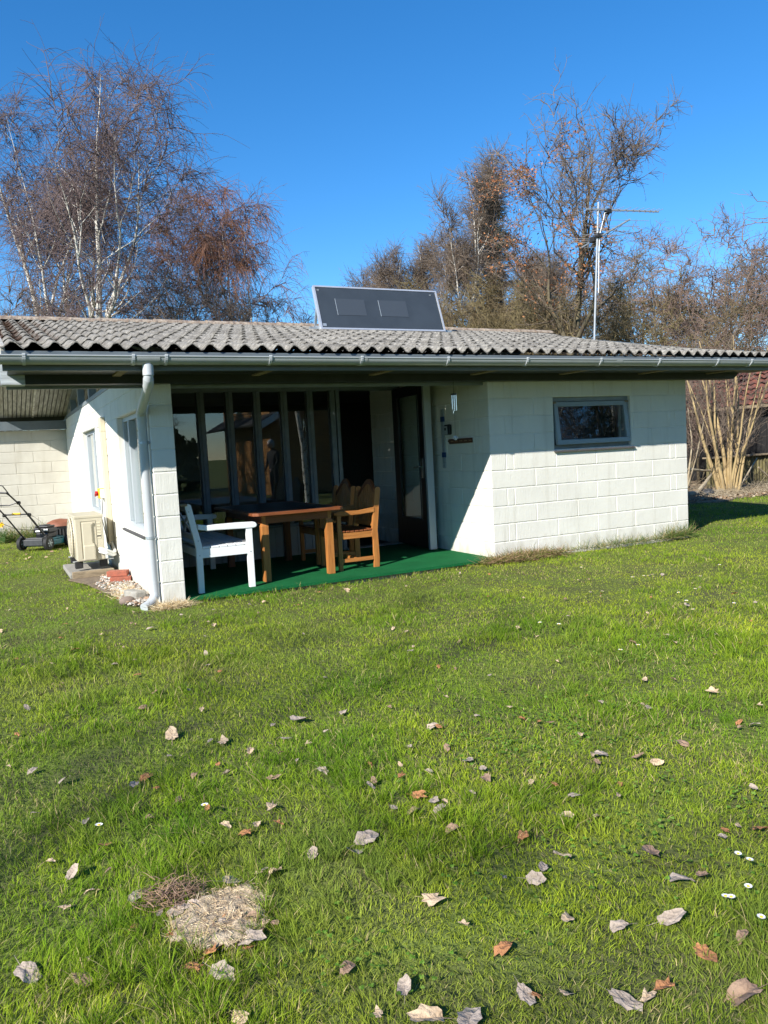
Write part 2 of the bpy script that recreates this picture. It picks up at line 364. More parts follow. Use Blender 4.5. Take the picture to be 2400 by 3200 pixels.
# ------------------------------------------------------------------ house
XL, XR, YB = -3.64, 3.0, 8.62
def roofz(Y, X=0):   # mid plane of the sheets
    z = 2.213 + .2089*(Y+.66) if Y <= 4.31 else 3.2513 - .2089*(Y-4.31)
    if X > 1.6 and Y < 4.6:
        t = min(1, (X-1.6)/2.6); z -= .075*t*t*math.sin(math.pi*max(0, min(1, (Y+.66)/4.97)))**.7
    return z
house = thing('summer_house', 'low white painted block summer house with grey corrugated roof and covered terrace', 'house', (0, 0, 0))
# walls
H_SM = (.885, 2.06, 1.2, 1.8)
NW = (.62, 1.95, .6, 1.8); FW = (4.05, 5.75, .6, 1.8)
mb = MB(); block_face(mb, (0, 0, 0), (1, 0, 0), (0, -1, 0), 3.0, -.2, 1.985, [H_SM], flip=0); wall_core(mb, (0, 0, 0), (1, 0, 0), (0, -1, 0), 3.0, .2, -.1, 1.985, [H_SM])
mb.build('wall', M['white'], house, fixn=False, label='front wall with the small tilted window')
mb = MB(); block_face(mb, (0, 0, 0), (0, 1, 0), (-1, 0, 0), 2.98, -.2, 2.1, (), flip=1, extra=True); wall_core(mb, (0, .2, 0), (0, 1, 0), (-1, 0, 0), 2.78, .2, -.1, 2.25)
mb.build('wall', M['white'], house, fixn=False, label='terrace side wall behind the open door')
mb = MB(); block_face(mb, (XR, 0, 0), (0, 1, 0), (1, 0, 0), YB, 0, 2.0, ()); wall_core(mb, (XR, .2, 0), (0, 1, 0), (1, 0, 0), YB-.2, .2, -.1, 2.2)
mb.build('wall', M['white'], house, fixn=False, label='right end wall')
mb = MB(); block_face(mb, (XL, -.05, 0), (0, 1, 0), (-1, 0, 0), YB+.05, -.2, 2.17, [(a+.05, b+.05, c, d) for a, b, c, d in (NW, FW)], flip=1, extra=False); wall_core(mb, (XL, -.05, 0), (0, 1, 0), (-1, 0, 0), YB+.05, .2, -.1, 2.17, [(a+.05, b+.05, c, d) for a, b, c, d in (NW, FW)])
block_face(mb, (XL, -.05, 0), (1, 0, 0), (0, -1, 0), .2, -.2, 1.985, (), extra=False)
mb.build('wall', M['white'], house, fixn=False, label='gable side wall running back beside the lawn')
mb = MB(); block_face(mb, (-9.04, YB, 0), (1, 0, 0), (0, -1, 0), 5.4, 0, 1.99, (), extra=False, flip=1); wall_core(mb, (-9.04, YB, 0), (1, 0, 0), (0, -1, 0), 5.4, .2, -.1, 1.99)
mb.build('wall', M['cream'], house, fixn=False, label='cream weathered wing wall')
mb = MB(); mb.box((XL+.2, YB-.2, -.1), (XR-.2, YB, 2.2)); mb.build('wall', M['white'], house, label='rear wall')
# dark room behind the glass
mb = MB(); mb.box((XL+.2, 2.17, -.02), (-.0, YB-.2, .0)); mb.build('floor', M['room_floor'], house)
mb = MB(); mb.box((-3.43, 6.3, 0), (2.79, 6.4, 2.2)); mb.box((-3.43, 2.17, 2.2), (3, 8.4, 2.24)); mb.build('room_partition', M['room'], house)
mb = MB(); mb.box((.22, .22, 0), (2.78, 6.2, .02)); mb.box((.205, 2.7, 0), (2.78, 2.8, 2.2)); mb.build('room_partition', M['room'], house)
# small furniture seen dimly through the panes
mb = MB(); mb.box((-2.9, 3.3, .25), (-2.2, 3.95, .5)); mb.box((-2.9, 3.85, .5), (-2.2, 4.0, 1.0)); mb.box((-2.95, 3.3, .3), (-2.85, 3.95, .65)); mb.box((-2.25, 3.3, .3), (-2.15, 3.95, .65))
ac = thing('armchair', 'dim grey armchair inside behind the leftmost window panes', 'armchair', (-2.55, 3.6, 0)); mb.build('upholstery', M['curtain'], ac, bevel=.03)
mb = MB()
for x in (-2.85, -2.25):
    for y in (3.35, 3.95): mb.box((x-.02, y-.02, 0), (x+.02, y+.02, .26))
build_each(mb, 'leg', M['black'], ac)
# beams
mb = MB(); mb.prism([(-4.79, 2.16), (-4.79, 2.0), (-4.77, 1.985), (3.78, 1.985), (3.92, 2.09), (3.92, 2.16)], -.09, .08, 'XZ'); mb.build('beam', M['dark_paint'], house, label='dark timber beam along the eaves')
mb = MB(); mb.box((-4.76, .082, 1.96), (-3.45, .10, 1.985)); mb.box((-3.44, .082, 1.955), (-.01, .12, 1.985)); mb.build('trim', M['grey_paint'], house)
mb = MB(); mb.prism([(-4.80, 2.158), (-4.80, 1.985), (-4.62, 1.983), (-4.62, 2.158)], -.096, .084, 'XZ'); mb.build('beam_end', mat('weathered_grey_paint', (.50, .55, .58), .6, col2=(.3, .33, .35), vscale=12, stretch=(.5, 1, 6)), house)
mb = MB(); mb.box((-9, 8.42, 1.992), (XL-.002, 8.605, 2.15)); mb.build('beam', M['fascia'], house, label='grey beam over the wing wall')
# roof sheets: rows of short corrugated sheets, each lapping the one below
def sheets(front):
    x0, x1 = -4.86, 4.22; P = .150; A = .0245; spc = 12; nx = int((x1-x0)/P*spc)+1
    xs = x0 + np.arange(nx)*P/spc; xs = xs[xs <= x1]; nx = len(xs)
    wave = A*np.cos(2*np.pi*(xs-x0)/P)
    ys = []; rows = 10; y0 = -.66; y1 = 4.31; st = (y1-y0)/rows; V = []; Q = []; cols = []
    ro = np.random.default_rng(3)
    for r in range(rows):
        a = y0+r*st; b = y0+(r+1)*st+.04
        if r == rows-1: b = y1
        ph = ro.normal(0, .004); base = len(V)
        jit = np.interp(xs, np.arange(x0, x1+1, .6), ro.normal(0, .006, len(np.arange(x0, x1+1, .6))))
        dro = ro.normal(0, .0025, nx)
        secs = [(a+.002, -.009, 1), (a, .001, 1)] + [(a+(b-a)*t, .001-.0*t, 1) for t in (.33, .66, 1)]
        lift0 = .019
        for (yy, dz, _) in secs:
            t = (yy-a)/(b-a)
            for i, x in enumerate(xs):
                y = yy+jit[i]*(1-t) + ph*(1-t)
                z = roofz(y, x) + wave[i] + dz + lift0*(1-t) + dro[i]*(1-t)
                yo = y if front else 8.62-y
                V.append((x, yo, z))
                mv = max(0, 1-(x+4.85)/.9)*.75 + max(0, 1-(x+4.85)/2.6)*.35
                mv *= (1 if wave[i] < .012 else .45)*(1 if y < 3.9 else .2)*(1 if y > .3 else .35)
                cols.append((mv*.40, 0, 0))
        for s_ in range(len(secs)-1):
            for i in range(nx-1):
                p = base+s_*nx+i; Q.append((p, p+1, p+nx+1, p+nx))
    return V, Q, cols
V, Q, cols = sheets(True)
# underside so the open ends of the waves have thickness
rf = npmesh('roof', V, np.array(Q), cols=np.array(cols), m=M['roof'], parent=house, smooth=True); rf['label'] = 'grey corrugated roof slope facing the lawn'
V2, Q2, c2 = sheets(False); rb = npmesh('roof', V2, np.array(Q2)[:, ::-1], cols=np.array(c2), m=M['roof'], parent=house, smooth=True); rb['label'] = 'rear roof slope'
# ridge tiles: half round, lapping
mb = MB(); x = -4.93; i = 0
while x < 4.15:
    L = .39; zc = roofz(4.31, x)+.005; zt = random.uniform(-.006, .006); n = 8; vs = []
    for (xx, rr) in ((x, .125), (x+.035, .118), (x+L, .108)):
        for k in range(n+1):
            a = math.pi*k/n; vs.append((xx, 4.31-rr*1.15*math.cos(a), zc+zt-.01+rr*.58*math.sin(a)))
    N = n+1
    mb.add(vs, [(s*N+k, s*N+k+1, (s+1)*N+k+1, (s+1)*N+k) for s in range(2) for k in range(n)] + [tuple(range(N)), tuple(range(2*N, 3*N))])
    x += .37; i += 1
mb.build('ridge', M['ridge'], rf)
# soffit boards under the left overhang and under the eaves
for sgn in (0, 1):
    mb = MB(); x = -4.74
    while x < XL-.03:
        for (ya, yb) in (((-.60, 4.31),) if sgn == 0 else ((4.31, 8.60),)):
            za = roofz(ya)-.115; zb = roofz(yb)-.115
            mb.bar((x+.03, ya, za), (x+.03, yb, zb), .057, .016)
        x += .07
    mb.build('soffit', M['soffit'], house)
mb = MB(); mb.bar((-4.2, 4.4, roofz(4.4)-.135), (-4.2, 8.55, roofz(8.55)-.135), .03, .03); mb.build('batten', M['barge'], house)
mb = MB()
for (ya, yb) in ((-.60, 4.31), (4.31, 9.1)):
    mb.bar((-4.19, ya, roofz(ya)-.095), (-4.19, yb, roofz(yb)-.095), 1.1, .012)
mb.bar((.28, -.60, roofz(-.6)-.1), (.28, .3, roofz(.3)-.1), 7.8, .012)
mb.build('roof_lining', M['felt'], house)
mb = MB()
for a, b in ((-.60, 4.31), (4.31, 9.15)): mb.bar((-4.775, a, roofz(a)-.075), (-4.775, b, roofz(b)-.075), .03, .15)
mb.build('barge_board', M['barge'], house, bevel=.003)
mb = MB()
for a, b in ((-.60, 4.31), (4.31, 9.15)): mb.bar((4.15, a, roofz(a, 4.1)-.085), (4.15, b, roofz(b)-.085), .03, .13)
mb.build('barge_board', M['fascia'], house, bevel=.003)
# fascia and dark underside of the eaves
mb = MB(); mb.box((-4.79, -.632, 2.035), (4.6, -.607, 2.186)); mb.build('fascia', M['fascia'], house, bevel=.003)
mb = MB(); mb.box((-4.75, -.606, 2.06), (4.1, -.092, 2.075)); mb.build('soffit', M['dark_paint'], house, label='dark boarded underside of the front eaves')
mb = MB()
for x in (-3.9, -2.66, -1.45, -.25, .95, 2.15, 3.3): mb.box((x-.035, -.60, 2.045), (x+.035, -.09, 2.059))
build_each(mb, 'rafter', M['timber'], house)
mb = MB()
for x in np.arange(-4.7, 4.2, .6): mb.box((x, -.58, 2.10), (x+.05, -.05, 2.16))
# gutter
def halfround(mb, x0, x1, r, cy, cz, t=.004, n=12, lipz=.0):
    pr = []
    for k in range(n+1):
        a = math.pi+math.pi*k/n; pr.append((cy+r*math.cos(a), cz+r*math.sin(a)))
    inn = [(cy+(r-t)*math.cos(math.pi+math.pi*k/n), cz+(r-t)*math.sin(math.pi+math.pi*k/n)) for k in range(n, -1, -1)]
    lip = [(cy-r-.006, cz+.004), (cy-r-.006, cz-.004)]
    poly = pr+inn; N = len(poly)
    vs = [(x0, p[0], p[1]) for p in poly]+[(x1, p[0], p[1]) for p in poly]
    mb.add(vs, [(i, (i+1) % N, N+(i+1) % N, N+i) for i in range(N)])
    for xx in (0, N): mb.f.append(tuple())
    mb.f = [f for f in mb.f if len(f)]
    return mb
gut = halfround(MB(), -4.98, 4.75, .062, -.70, 2.135)
gut.tube([(-4.98, -.762, 2.135), (4.75, -.762, 2.135)], .007, 8)
g = gut.build('gutter', M['gutter'], house, smooth=True)
mb = MB()
for (a, b) in ((-3.83, -3.65),): halfround(mb, a, b, .067, -.70, 2.137)
mb.build('gutter_outlet', M['gutter'], g, smooth=True)
for x in (-4.642, -3.855, -3.60, -2.726, -1.867, -.957, -.027, .936, 1.781, 2.701, 3.273, 4.1):
    mb = MB(); pts = [(x, -.70+.069*math.cos(math.pi+math.pi*k/12), 2.14+.069*math.sin(math.pi+math.pi*k/12)) for k in range(13)]
    for p, q in zip(pts[:-1], pts[1:]): mb.bar(p, q, .022, .007, up=(0, (p[1]+.70), (p[2]-2.14)))
    mb.box((x-.011, -.775, 2.135), (x+.011, -.762, 2.15))
    mb.build('bracket', M['pipe'], g)
for x in (-1.90, 1.15):
    mb = MB(); halfround(mb, x, x+.09, .0655, -.70, 2.136); mb.build('gutter_joint', M['gutter'], g, smooth=True)
# downpipe
dp = MB(); xo = -3.74
path = [(xo, -.70, 2.10), (xo, -.70, 2.0), (xo, -.69, 1.955), (xo+.005, -.665, 1.925), (xo+.03, -.05, 1.745), (-3.705, -.02, 1.725), (-3.70, -.005, 1.69), (-3.70, 0, .15)]
dp.tube(path, .0385, 18); dp.tube([(xo, -.70, 2.075), (xo, -.70, 1.99)], .044, 18); dp.tube([(xo, -.69, 1.965), (xo+.002, -.66, 1.925), (xo+.005, -.62, 1.91)], .0425, 18)
dp.tube([(-3.71, -.09, 1.757), (-3.703, -.02, 1.735), (-3.70, 0, 1.69), (-3.70, 0, 1.65)], .0425, 18)
dp.tube([(-3.70, 0, .22), (-3.70, 0, .13), (-3.705, -.01, .09), (-3.73, -.03, .05), (-3.77, -.06, .025), (-3.82, -.10, .012)], .0425, 18)
d = dp.build('downpipe', M['pipe'], house, smooth=True)
for z in (1.47, .62):
    mb = MB(); mb.tube([(-3.70, 0, z-.012), (-3.70, 0, z+.012)], .044, 18); mb.bar((-3.66, .01, z), (-3.635, .02, z), .03, .02); mb.tube([(-3.655, -.05, z), (-3.655, .03, z)], .007, 8)
    mb.build('pipe_clip', M['steel'], d)

# ---- glazed terrace front
YG = 2.07
mb = MB(); mb.box((-3.44, YG, -.02), (-.9, YG+.08, .40))
mb.build('panel', M['grey_paint'], house)
mb = MB(); x = -3.42
while x < -.92:
    mb.box((x, YG-.016, .0), (min(x+.092, -.905), YG-.001, .40)); x += .098
mb.build('cladding', mat('pale_grey_boards', (.36, .39, .39), .55, var=.15, vscale=8), house, bevel=.003)
mb = MB(); mb.box((-3.44, YG-.05, .405), (-.9, YG+.07, .435)); mb.build('window_sill', M['grey_paint'], house, bevel=.004)
mb = MB(); x = -3.42
while x < -.02:
    mb.box((x, YG-.010, 2.10), (x+.10, YG+.005, 2.235)); x += .112
mb.box((-3.44, YG+.006, 2.08), (0, YG+.05, 2.25))
mb.build('header_cladding', M['fascia'], house)
mb = MB(); mb.box((-3.44, YG-.03, 2.085), (-.02, YG+.07, 2.135)); mb.build('window_head', M['grey_paint'], house, bevel=.004)
muls = [-3.05+.0, -2.673, -2.326, -1.984, -1.636, -1.293]
cols_ = [-3.03] + [-2.673, -2.326, -1.984, -1.636, -1.293]
edges = []
for xc in cols_[1:]:
    mb = MB(); mb.box((xc-.040, YG-.028, .437), (xc+.040, YG+.06, 2.083)); mb.box((xc-.014, YG-.042, .437), (xc+.014, YG-.029, 2.083)); mb.build('mullion', M['grey_paint'], house, bevel=.004)
mb = MB(); mb.box((-1.02, YG-.03, .0), (-.955, YG+.06, 2.083)); mb.box((-.945, YG-.04, .0), (-.895, YG+.07, 2.083)); mb.build('door_post', M['grey_paint'], house, bevel=.004)
for a, b in zip([-3.05, -2.633, -2.286, -1.944, -1.596, -1.253], [-2.713, -2.366, -2.024, -1.676, -1.333, -1.02]):
    mb = MB(); mb.box((a-.01, YG+.018, .43), (b+.01, YG+.024, 2.09)); p = mb.build('window', M['glass'], house)
    mb = MB(); mb.box((a, YG+.0, .437), (a+.012, YG+.03, 2.083)); mb.box((b-.012, YG+.0, .437), (b, YG+.03, 2.083)); mb.build('glazing_bead', M['dkgrey'], p)
mb = MB(); mb.box((-3.44, YG-.02, .437), (-3.05, YG+.04, 2.083)); mb.build('panel', M['grey_paint'], house)
# door frame, threshold, open leaf
mb = MB(); mb.box((-.9, YG-.06, .0), (-.02, YG+.12, .045)); mb.build('threshold', M['palegrey_timber'], house, bevel=.003)
mb = MB(); mb.box((-.085, YG-.02, .045), (-.015, YG+.07, 2.085)); mb.build('door_frame', M['black'], house, bevel=.003)
hx, hy = -.10, 1.99; ox, oy = -.165, 1.115
du = Vector((ox-hx, oy-hy, 0)); Wd = du.length; du.normalize(); dn = Vector((-du.y, du.x, 0)); 
if dn.x > 0: dn = -dn
def dpt(u, t, z): return Vector((hx, hy, 0)) + du*u + dn*t + Vector((0, 0, z))
def dbox(mb, u0, u1, t0, t1, z0, z1):
    vs = [dpt(u, t, z) for z in (z0, z1) for (u, t) in ((u0, t0), (u1, t0), (u1, t1), (u0, t1))]
    mb.add(vs, [(0, 3, 2, 1), (4, 5, 6, 7), (0, 1, 5, 4), (1, 2, 6, 5), (2, 3, 7, 6), (3, 0, 4, 7)])
mb = MB(); zt = 2.085; zb = .06
dbox(mb, 0, .12, 0, .045, zb, zt); dbox(mb, Wd-.12, Wd, 0, .045, zb, zt); dbox(mb, .12, Wd-.12, 0, .045, zb, zb+.34); dbox(mb, .12, Wd-.12, 0, .045, zt-.13, zt)
door = mb.build('door', M['black'], house, bevel=.004, label='open black terrace door with a tall glass pane')
mb = MB(); dbox(mb, .12, Wd-.12, .018, .026, zb+.34, zt-.13); mb.build('pane', M['glass'], door)
mb = MB(); dbox(mb, Wd+.001, Wd+.045, -.055, .035, zb-.01, zt+.01); mb.build('edge_strip', mat('pale_grey_edge', (.42, .45, .47), .4), door)
mb = MB(); dbox(mb, .12, .15, .046, .05, zb+.34, zt-.13); dbox(mb, Wd-.15, Wd-.12, .046, .05, zb+.34, zt-.13); dbox(mb, .15, Wd-.15, .046, .05, zb+.34, zb+.36); mb.build('glazing_bead', M['dkgrey'], door)
mb = MB(); dbox(mb, Wd-.075, Wd-.04, .046, .054, .93, 1.17)
mb.tube([dpt(Wd-.058, .05, 1.07), dpt(Wd-.058, .095, 1.07), dpt(Wd-.075, .10, 1.07), dpt(Wd-.18, .10, 1.06)], .009, 8); mb.build('handle', M['chrome'], door, smooth=True)
# ---- small top-hung window, tilted open
wf = MB(); a, b, c_, d_ = .885, 2.06, 1.2, 1.8
yw = .035
wf.box((a, yw, d_-.05), (b, yw+.08, d_)); wf.box((a, yw, c_), (b, yw+.08, c_+.05)); wf.box((a, yw, c_+.05), (a+.045, yw+.08, d_-.05)); wf.box((b-.045, yw, c_+.05), (b, yw+.08, d_-.05))
wo = wf.build('window', M['grey_paint'], house, bevel=.004, label='small top-hung window pushed open')
def sash(mb, x0, x1, z0, z1, t0, t1):
    # tilted plane: hinged at top, bottom pushed out
    ang = math.radians(7); zt_ = d_-.055
    vs = []
    for t in (t0, t1):
        for (x, z) in ((x0, z0), (x1, z0), (x1, z1), (x0, z1)):
            dz = zt_-z; vs.append((x, yw-.012 - dz*math.sin(ang) + t*math.cos(ang), zt_-dz*math.cos(ang) + t*math.sin(ang)))
    mb.add(vs, [(0, 1, 2, 3), (7, 6, 5, 4), (0, 4, 5, 1), (1, 5, 6, 2), (2, 6, 7, 3), (3, 7, 4, 0)])
mb = MB(); x0, x1, z0, z1 = a+.03, b-.03, c_+.045, d_-.055; fw = .055
sash(mb, x0, x1, z1-fw, z1, 0, .045); sash(mb, x0, x1, z0, z0+fw, 0, .045); sash(mb, x0, x0+fw, z0+fw, z1-fw, 0, .045); sash(mb, x1-fw, x1, z0+fw, z1-fw, 0, .045)
mb.build('sash', mat('light_grey_sash', (.27, .32, .34), .4, var=.1), wo, bevel=.004)
mb = MB(); sash(mb, x0+fw-.004, x1-fw+.004, z0+fw-.004, z1-fw+.004, .012, .018); mb.build('pane', M['glass'], wo)
mb = MB(); mb.box((a+.06, .2, c_), (b-.06, .21, d_)); mb.build('blind', mat('dark_blind', (.01, .01, .012), .9), wo)
mb = MB(); x = a-.01
while x < b+.04:
    x2 = min(x+.108, b+.05); mb.add([(x, -.035, 1.178), (x2, -.035, 1.178), (x2, .05, 1.205), (x, .05, 1.205), (x, -.035, 1.165), (x2, -.035, 1.165), (x2, .05, 1.192), (x, .05, 1.192)],
                                   [(0, 1, 2, 3), (7, 6, 5, 4), (0, 4, 5, 1), (1, 5, 6, 2), (2, 6, 7, 3), (3, 7, 4, 0)]); x += .112
mb.build('sill', M['slate'], wo)
for xx in (a+.01, b-.06):
    mb = MB(); mb.box((xx, yw-.02, d_-.075), (xx+.05, yw, d_-.05)); mb.build('hinge', M['timber'], wo)
# ---- gable side windows
def sidewin(y0, y1, z0, z1, mids, label):
    f = MB(); X0 = XL+.055; X1 = XL+.12; t = .05
    f.box((X0, y0, z1-t), (X1, y1, z1)); f.box((X0, y0, z0), (X1, y1, z0+t)); f.box((X0, y0, z0+t), (X1, y0+t, z1-t)); f.box((X0, y1-t, z0+t), (X1, y1, z1-t))
    for mm_ in mids: f.box((X0-.01, mm_-.035, z0+t), (X1, mm_+.035, z1-t))
    o = f.build('window', mat('pale_grey_frame', (.36, .40, .43), .4), house, bevel=.004, label=label)
    g_ = MB(); g_.box((X0+.03, y0+t-.01, z0+t-.01), (X0+.036, y1-t+.01, z1-t+.01)); g_.build('pane', M['glass'], o)
    s_ = MB(); y = y0-.01
    while y < y1+.02:
        y2 = min(y+.108, y1+.02); s_.add([(XL-.03, y, z0-.03), (XL-.03, y2, z0-.03), (XL+.06, y2, z0), (XL+.06, y, z0), (XL-.03, y, z0-.045), (XL-.03, y2, z0-.045), (XL+.06, y2, z0-.015), (XL+.06, y, z0-.015)],
                     [(0, 1, 2, 3), (7, 6, 5, 4), (0, 4, 5, 1), (1, 5, 6, 2), (2, 6, 7, 3), (3, 7, 4, 0)]); y += .112
    s_.build('sill', M['slate'], o)
sidewin(.62, 1.95, .6, 1.8, [1.5], 'side window nearest the downpipe')
sidewin(4.05, 5.75, .6, 1.8, [4.75], 'side window behind the outdoor unit')
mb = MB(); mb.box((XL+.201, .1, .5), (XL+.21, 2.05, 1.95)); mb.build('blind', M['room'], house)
# ---- clerestory between wall top and roof
cz = 2.17
mb = MB(); mb.box((XL-.012, .1, cz+.001), (XL+.12, YB, cz+.055)); cl = mb.build('window', M['grey_paint'], house, bevel=.004, label='sloping strip window under the gable roof')
for ya, yb in ((2.85, 2.95), (4.45, 4.6), (5.95, 6.1), (7.35, 7.45)):
    mb = MB(); zt = roofz((ya+yb)/2)-.13; mb.box((XL, ya, cz+.056), (XL+.09, yb, zt)); mb.build('mullion', M['grey_paint'], cl, bevel=.003)
for sd in (0, 1):
    mb = MB(); ya, yb = (.1, 4.31) if sd == 0 else (4.31, 8.5)
    mb.bar((XL+.05, ya, roofz(ya)-.15), (XL+.05, yb, roofz(yb)-.15), .08, .06); mb.build('top_rail', M['grey_paint'], cl, bevel=.003)
mb = MB(); mb.add([(XL+.05, .6, cz+.05), (XL+.05, 7.4, cz+.05), (XL+.05, 7.4, roofz(7.4)-.15), (XL+.05, 4.31, roofz(4.31)-.15), (XL+.05, .6, roofz(.6)-.15),
                   (XL+.056, .6, cz+.05), (XL+.056, 7.4, cz+.05), (XL+.056, 7.4, roofz(7.4)-.15), (XL+.056, 4.31, roofz(4.31)-.15), (XL+.056, .6, roofz(.6)-.15)],
                  [(0, 1, 2, 3, 4), (9, 8, 7, 6, 5), (0, 5, 6, 1), (1, 6, 7, 2), (2, 7, 8, 3), (3, 8, 9, 4), (4, 9, 5, 0)]); mb.build('pane', M['glass'], cl)
mb = MB(); mb.box((XL+.02, 7.45, cz+.05), (XL+.06, 8.6, 2.32)); mb.build('panel', M['soffit'], cl)
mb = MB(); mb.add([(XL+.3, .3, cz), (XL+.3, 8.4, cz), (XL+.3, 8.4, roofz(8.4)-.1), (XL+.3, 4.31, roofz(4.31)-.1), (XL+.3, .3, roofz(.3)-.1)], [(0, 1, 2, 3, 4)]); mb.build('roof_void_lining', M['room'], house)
# ---- conduit, junction box, switch on the gable wall
mb = MB(); mb.box((XL-.065, 2.93, .33), (XL-.008, 3.07, 1.87)); cn = mb.build('conduit', M['cream_plastic'], house, bevel=.006, label='cream plastic pipe cover running up the side wall')
mb = MB(); mb.box((XL-.068, 2.925, 1.70), (XL-.007, 3.075, 1.875)); mb.build('cover_joint', M['cream_plastic'], cn, bevel=.008)
mb = MB(); mb.box((XL-.07, 2.92, .30), (XL-.006, 3.08, .42)); mb.build('cover_joint', M['cream_plastic'], cn, bevel=.008)
mb = MB(); mb.box((XL-.075, 3.17, 1.76), (XL-.008, 3.30, 1.86)); mb.build('junction_box', M['wplastic'], house, bevel=.008)
mb = MB(); mb.box((XL-.09, 3.42, .86), (XL-.008, 3.56, .99)); sw = mb.build('isolator_switch', M['yellow'], house, bevel=.008)
mb = MB(); mb.tube([(XL-.088, 3.49, .925), (XL-.125, 3.49, .925)], .03, 12); mb.bar((XL-.12, 3.43, .945), (XL-.12, 3.53, .90), .02, .03); mb.build('knob', M['red'], sw)
mb = MB(); mb.box((XL-.075, 3.30, .87), (XL-.008, 3.415, .98)); mb.build('switch_body', M['wplastic'], sw, bevel=.006)
mb = MB(); mb.tube([(XL-.04, 3.40, .86), (XL-.045, 3.39, .75), (XL-.05, 3.33, .55), (XL-.05, 3.25, .30)], .011, 8); mb.build('cable', M['wplastic'], sw, smooth=True)
mb = MB(); mb.tube([(XL-.05, 3.36, .86), (XL-.10, 3.20, .62), (XL-.09, 3.0, .42), (XL-.05, 2.90, .26)], .005, 6); mb.build('cable', M['rubber'], sw, smooth=True)
# ---- plinth of carpet terrace
mb = MB(); mb.box((-3.43, -.02, -.08), (-.002, YG-.001, .006)); mb.build('terrace_slab', M['concrete'], house)
mb = MB(); mb.box((-3.425, -.06, .008), (-.006, YG-.018, .035)); tag(mb.build('carpet', M['carpet'], None), 'dark green outdoor carpet covering the terrace floor', 'carpet')

# ------------------------------------------------------------------ roof fittings
sp = thing('solar_panel', 'black framed solar air panel propped up on the roof ridge', 'solar panel', (.43, 3.2, 3.05))
def ppt(u, v, t):
    p0 = Vector((-.60, 3.20, 3.05)); p1 = Vector((1.457, 3.20, 3.058)); q = Vector((-.585, 3.47, 3.715)); uu = (p1-p0); vv = (q-p0); nn = uu.cross(vv).normalized()
    if nn.y > 0: nn = -nn
    return p0+uu*u+vv*v+nn*t
def pbox(mb, u0, u1, v0, v1, t0, t1):
    vs = [ppt(u, v, t) for t in (t0, t1) for (u, v) in ((u0, v0), (u1, v0), (u1, v1), (u0, v1))]
    mb.add(vs, [(0, 1, 2, 3), (7, 6, 5, 4), (0, 4, 5, 1), (1, 5, 6, 2), (2, 6, 7, 3), (3, 7, 4, 0)])
mb = MB(); pbox(mb, 0, 1, 0, .035, -.06, .006); pbox(mb, 0, 1, .965, 1, -.06, .006); pbox(mb, 0, .012, .035, .965, -.06, .006); pbox(mb, .988, 1, .035, .965, -.06, .006); mb.build('frame', M['alu'], sp)
mb = MB(); pbox(mb, .011, .989, .034, .966, -.05, -.003); mb.build('collector_face', mat('dark_slate_glass', (.045, .055, .065), .18, var=.15, vscale=3, spec=.5), sp)
cellm = mat('solar_cell', (.052, .062, .073), .2, spec=.5)
for u in (.15, .49):
    mb = MB(); pbox(mb, u, u+.225, .33, .71, -.003, .001); mb.build('solar_cell', cellm, sp)
    mb = MB(); pbox(mb, u-.0025, u, .33, .71, -.003, .002); mb.build('cell_edge', M['steel'], sp)
mb = MB(); pbox(mb, .02, .045, .07, .13, -.003, .001); mb.build('badge', M['steel'], sp)
mb = MB()
for x in (-.52, 1.35): mb.bar((x, 3.24, 3.09), (x, 3.62, 3.15), .03, .03); mb.bar((x, 3.62, 3.15), (x, 3.45, 3.66), .03, .03)
mb.bar((-.75, 3.28, 3.075), (1.6, 3.28, 3.075), .035, .03)
mb.build('support', M['steel'], sp)
an = thing('tv_antenna', 'tall galvanised aerial mast with two antenna arms standing on the roof', 'antenna', (3.775, 2.5, 2.8))
mb = MB(); mb.tube([(3.77, 2.5, 2.78), (3.943, 2.5, 5.01)], .0175, 10); mb.build('mast', M['mast'], an, smooth=True)
mb = MB(); mb.bar((3.70, 2.5, 4.885), (5.17, 2.44, 4.955), .022, .022)
for k, t in enumerate([.05, .22, .42, .52, .62, .71, .79, .87, .94, .99]):
    x = 3.70+1.47*t; y = 2.5-.06*t; z = 4.885+.07*t; L = .17-.06*t; mb.tube([(x, y-L, z+.012), (x, y+L, z+.012)], .004, 6)
mb.build('antenna_arm', M['mast'], an, label='upper arm with many short cross rods')
mb = MB(); mb.box((4.08, 2.45, 4.85), (4.17, 2.53, 4.92)); mb.build('connector_box', M['rubber'], an, bevel=.006)
mb = MB(); e0 = Vector((4.15, 3.14, 4.49)); e1 = Vector((3.75, 1.64, 4.49)); mb.bar(e0, e1, .02, .02); per = Vector((.7, -.115, .01)).normalized()
for t, L in ((0, .37), (.25, .50), (.47, .38), (.78, .38), (.97, .36), (.62, .36)):
    p = e0.lerp(e1, t); mb.tube([p-per*L, p+per*L], .0035, 6)
p = e0.lerp(e1, .25)
for dz in (-.03, .03): mb.tube([p-per*.48+Vector((0, 0, dz)), p+per*.48+Vector((0, 0, dz))], .005, 6)
for sg in (-1, 1): mb.tube([p+per*.48*sg+Vector((0, 0, -.03)), p+per*.5*sg, p+per*.48*sg+Vector((0, 0, .03))], .005, 6)
mb.build('antenna_arm', M['mast'], an, label='lower arm with long cross rods')
mb = MB(); mb.box((3.93, 2.62, 4.44), (4.02, 2.72, 4.52)); mb.box((3.86, 2.44, 4.46), (3.96, 2.52, 4.52)); mb.build('connector_box', M['rubber'], an, bevel=.006)
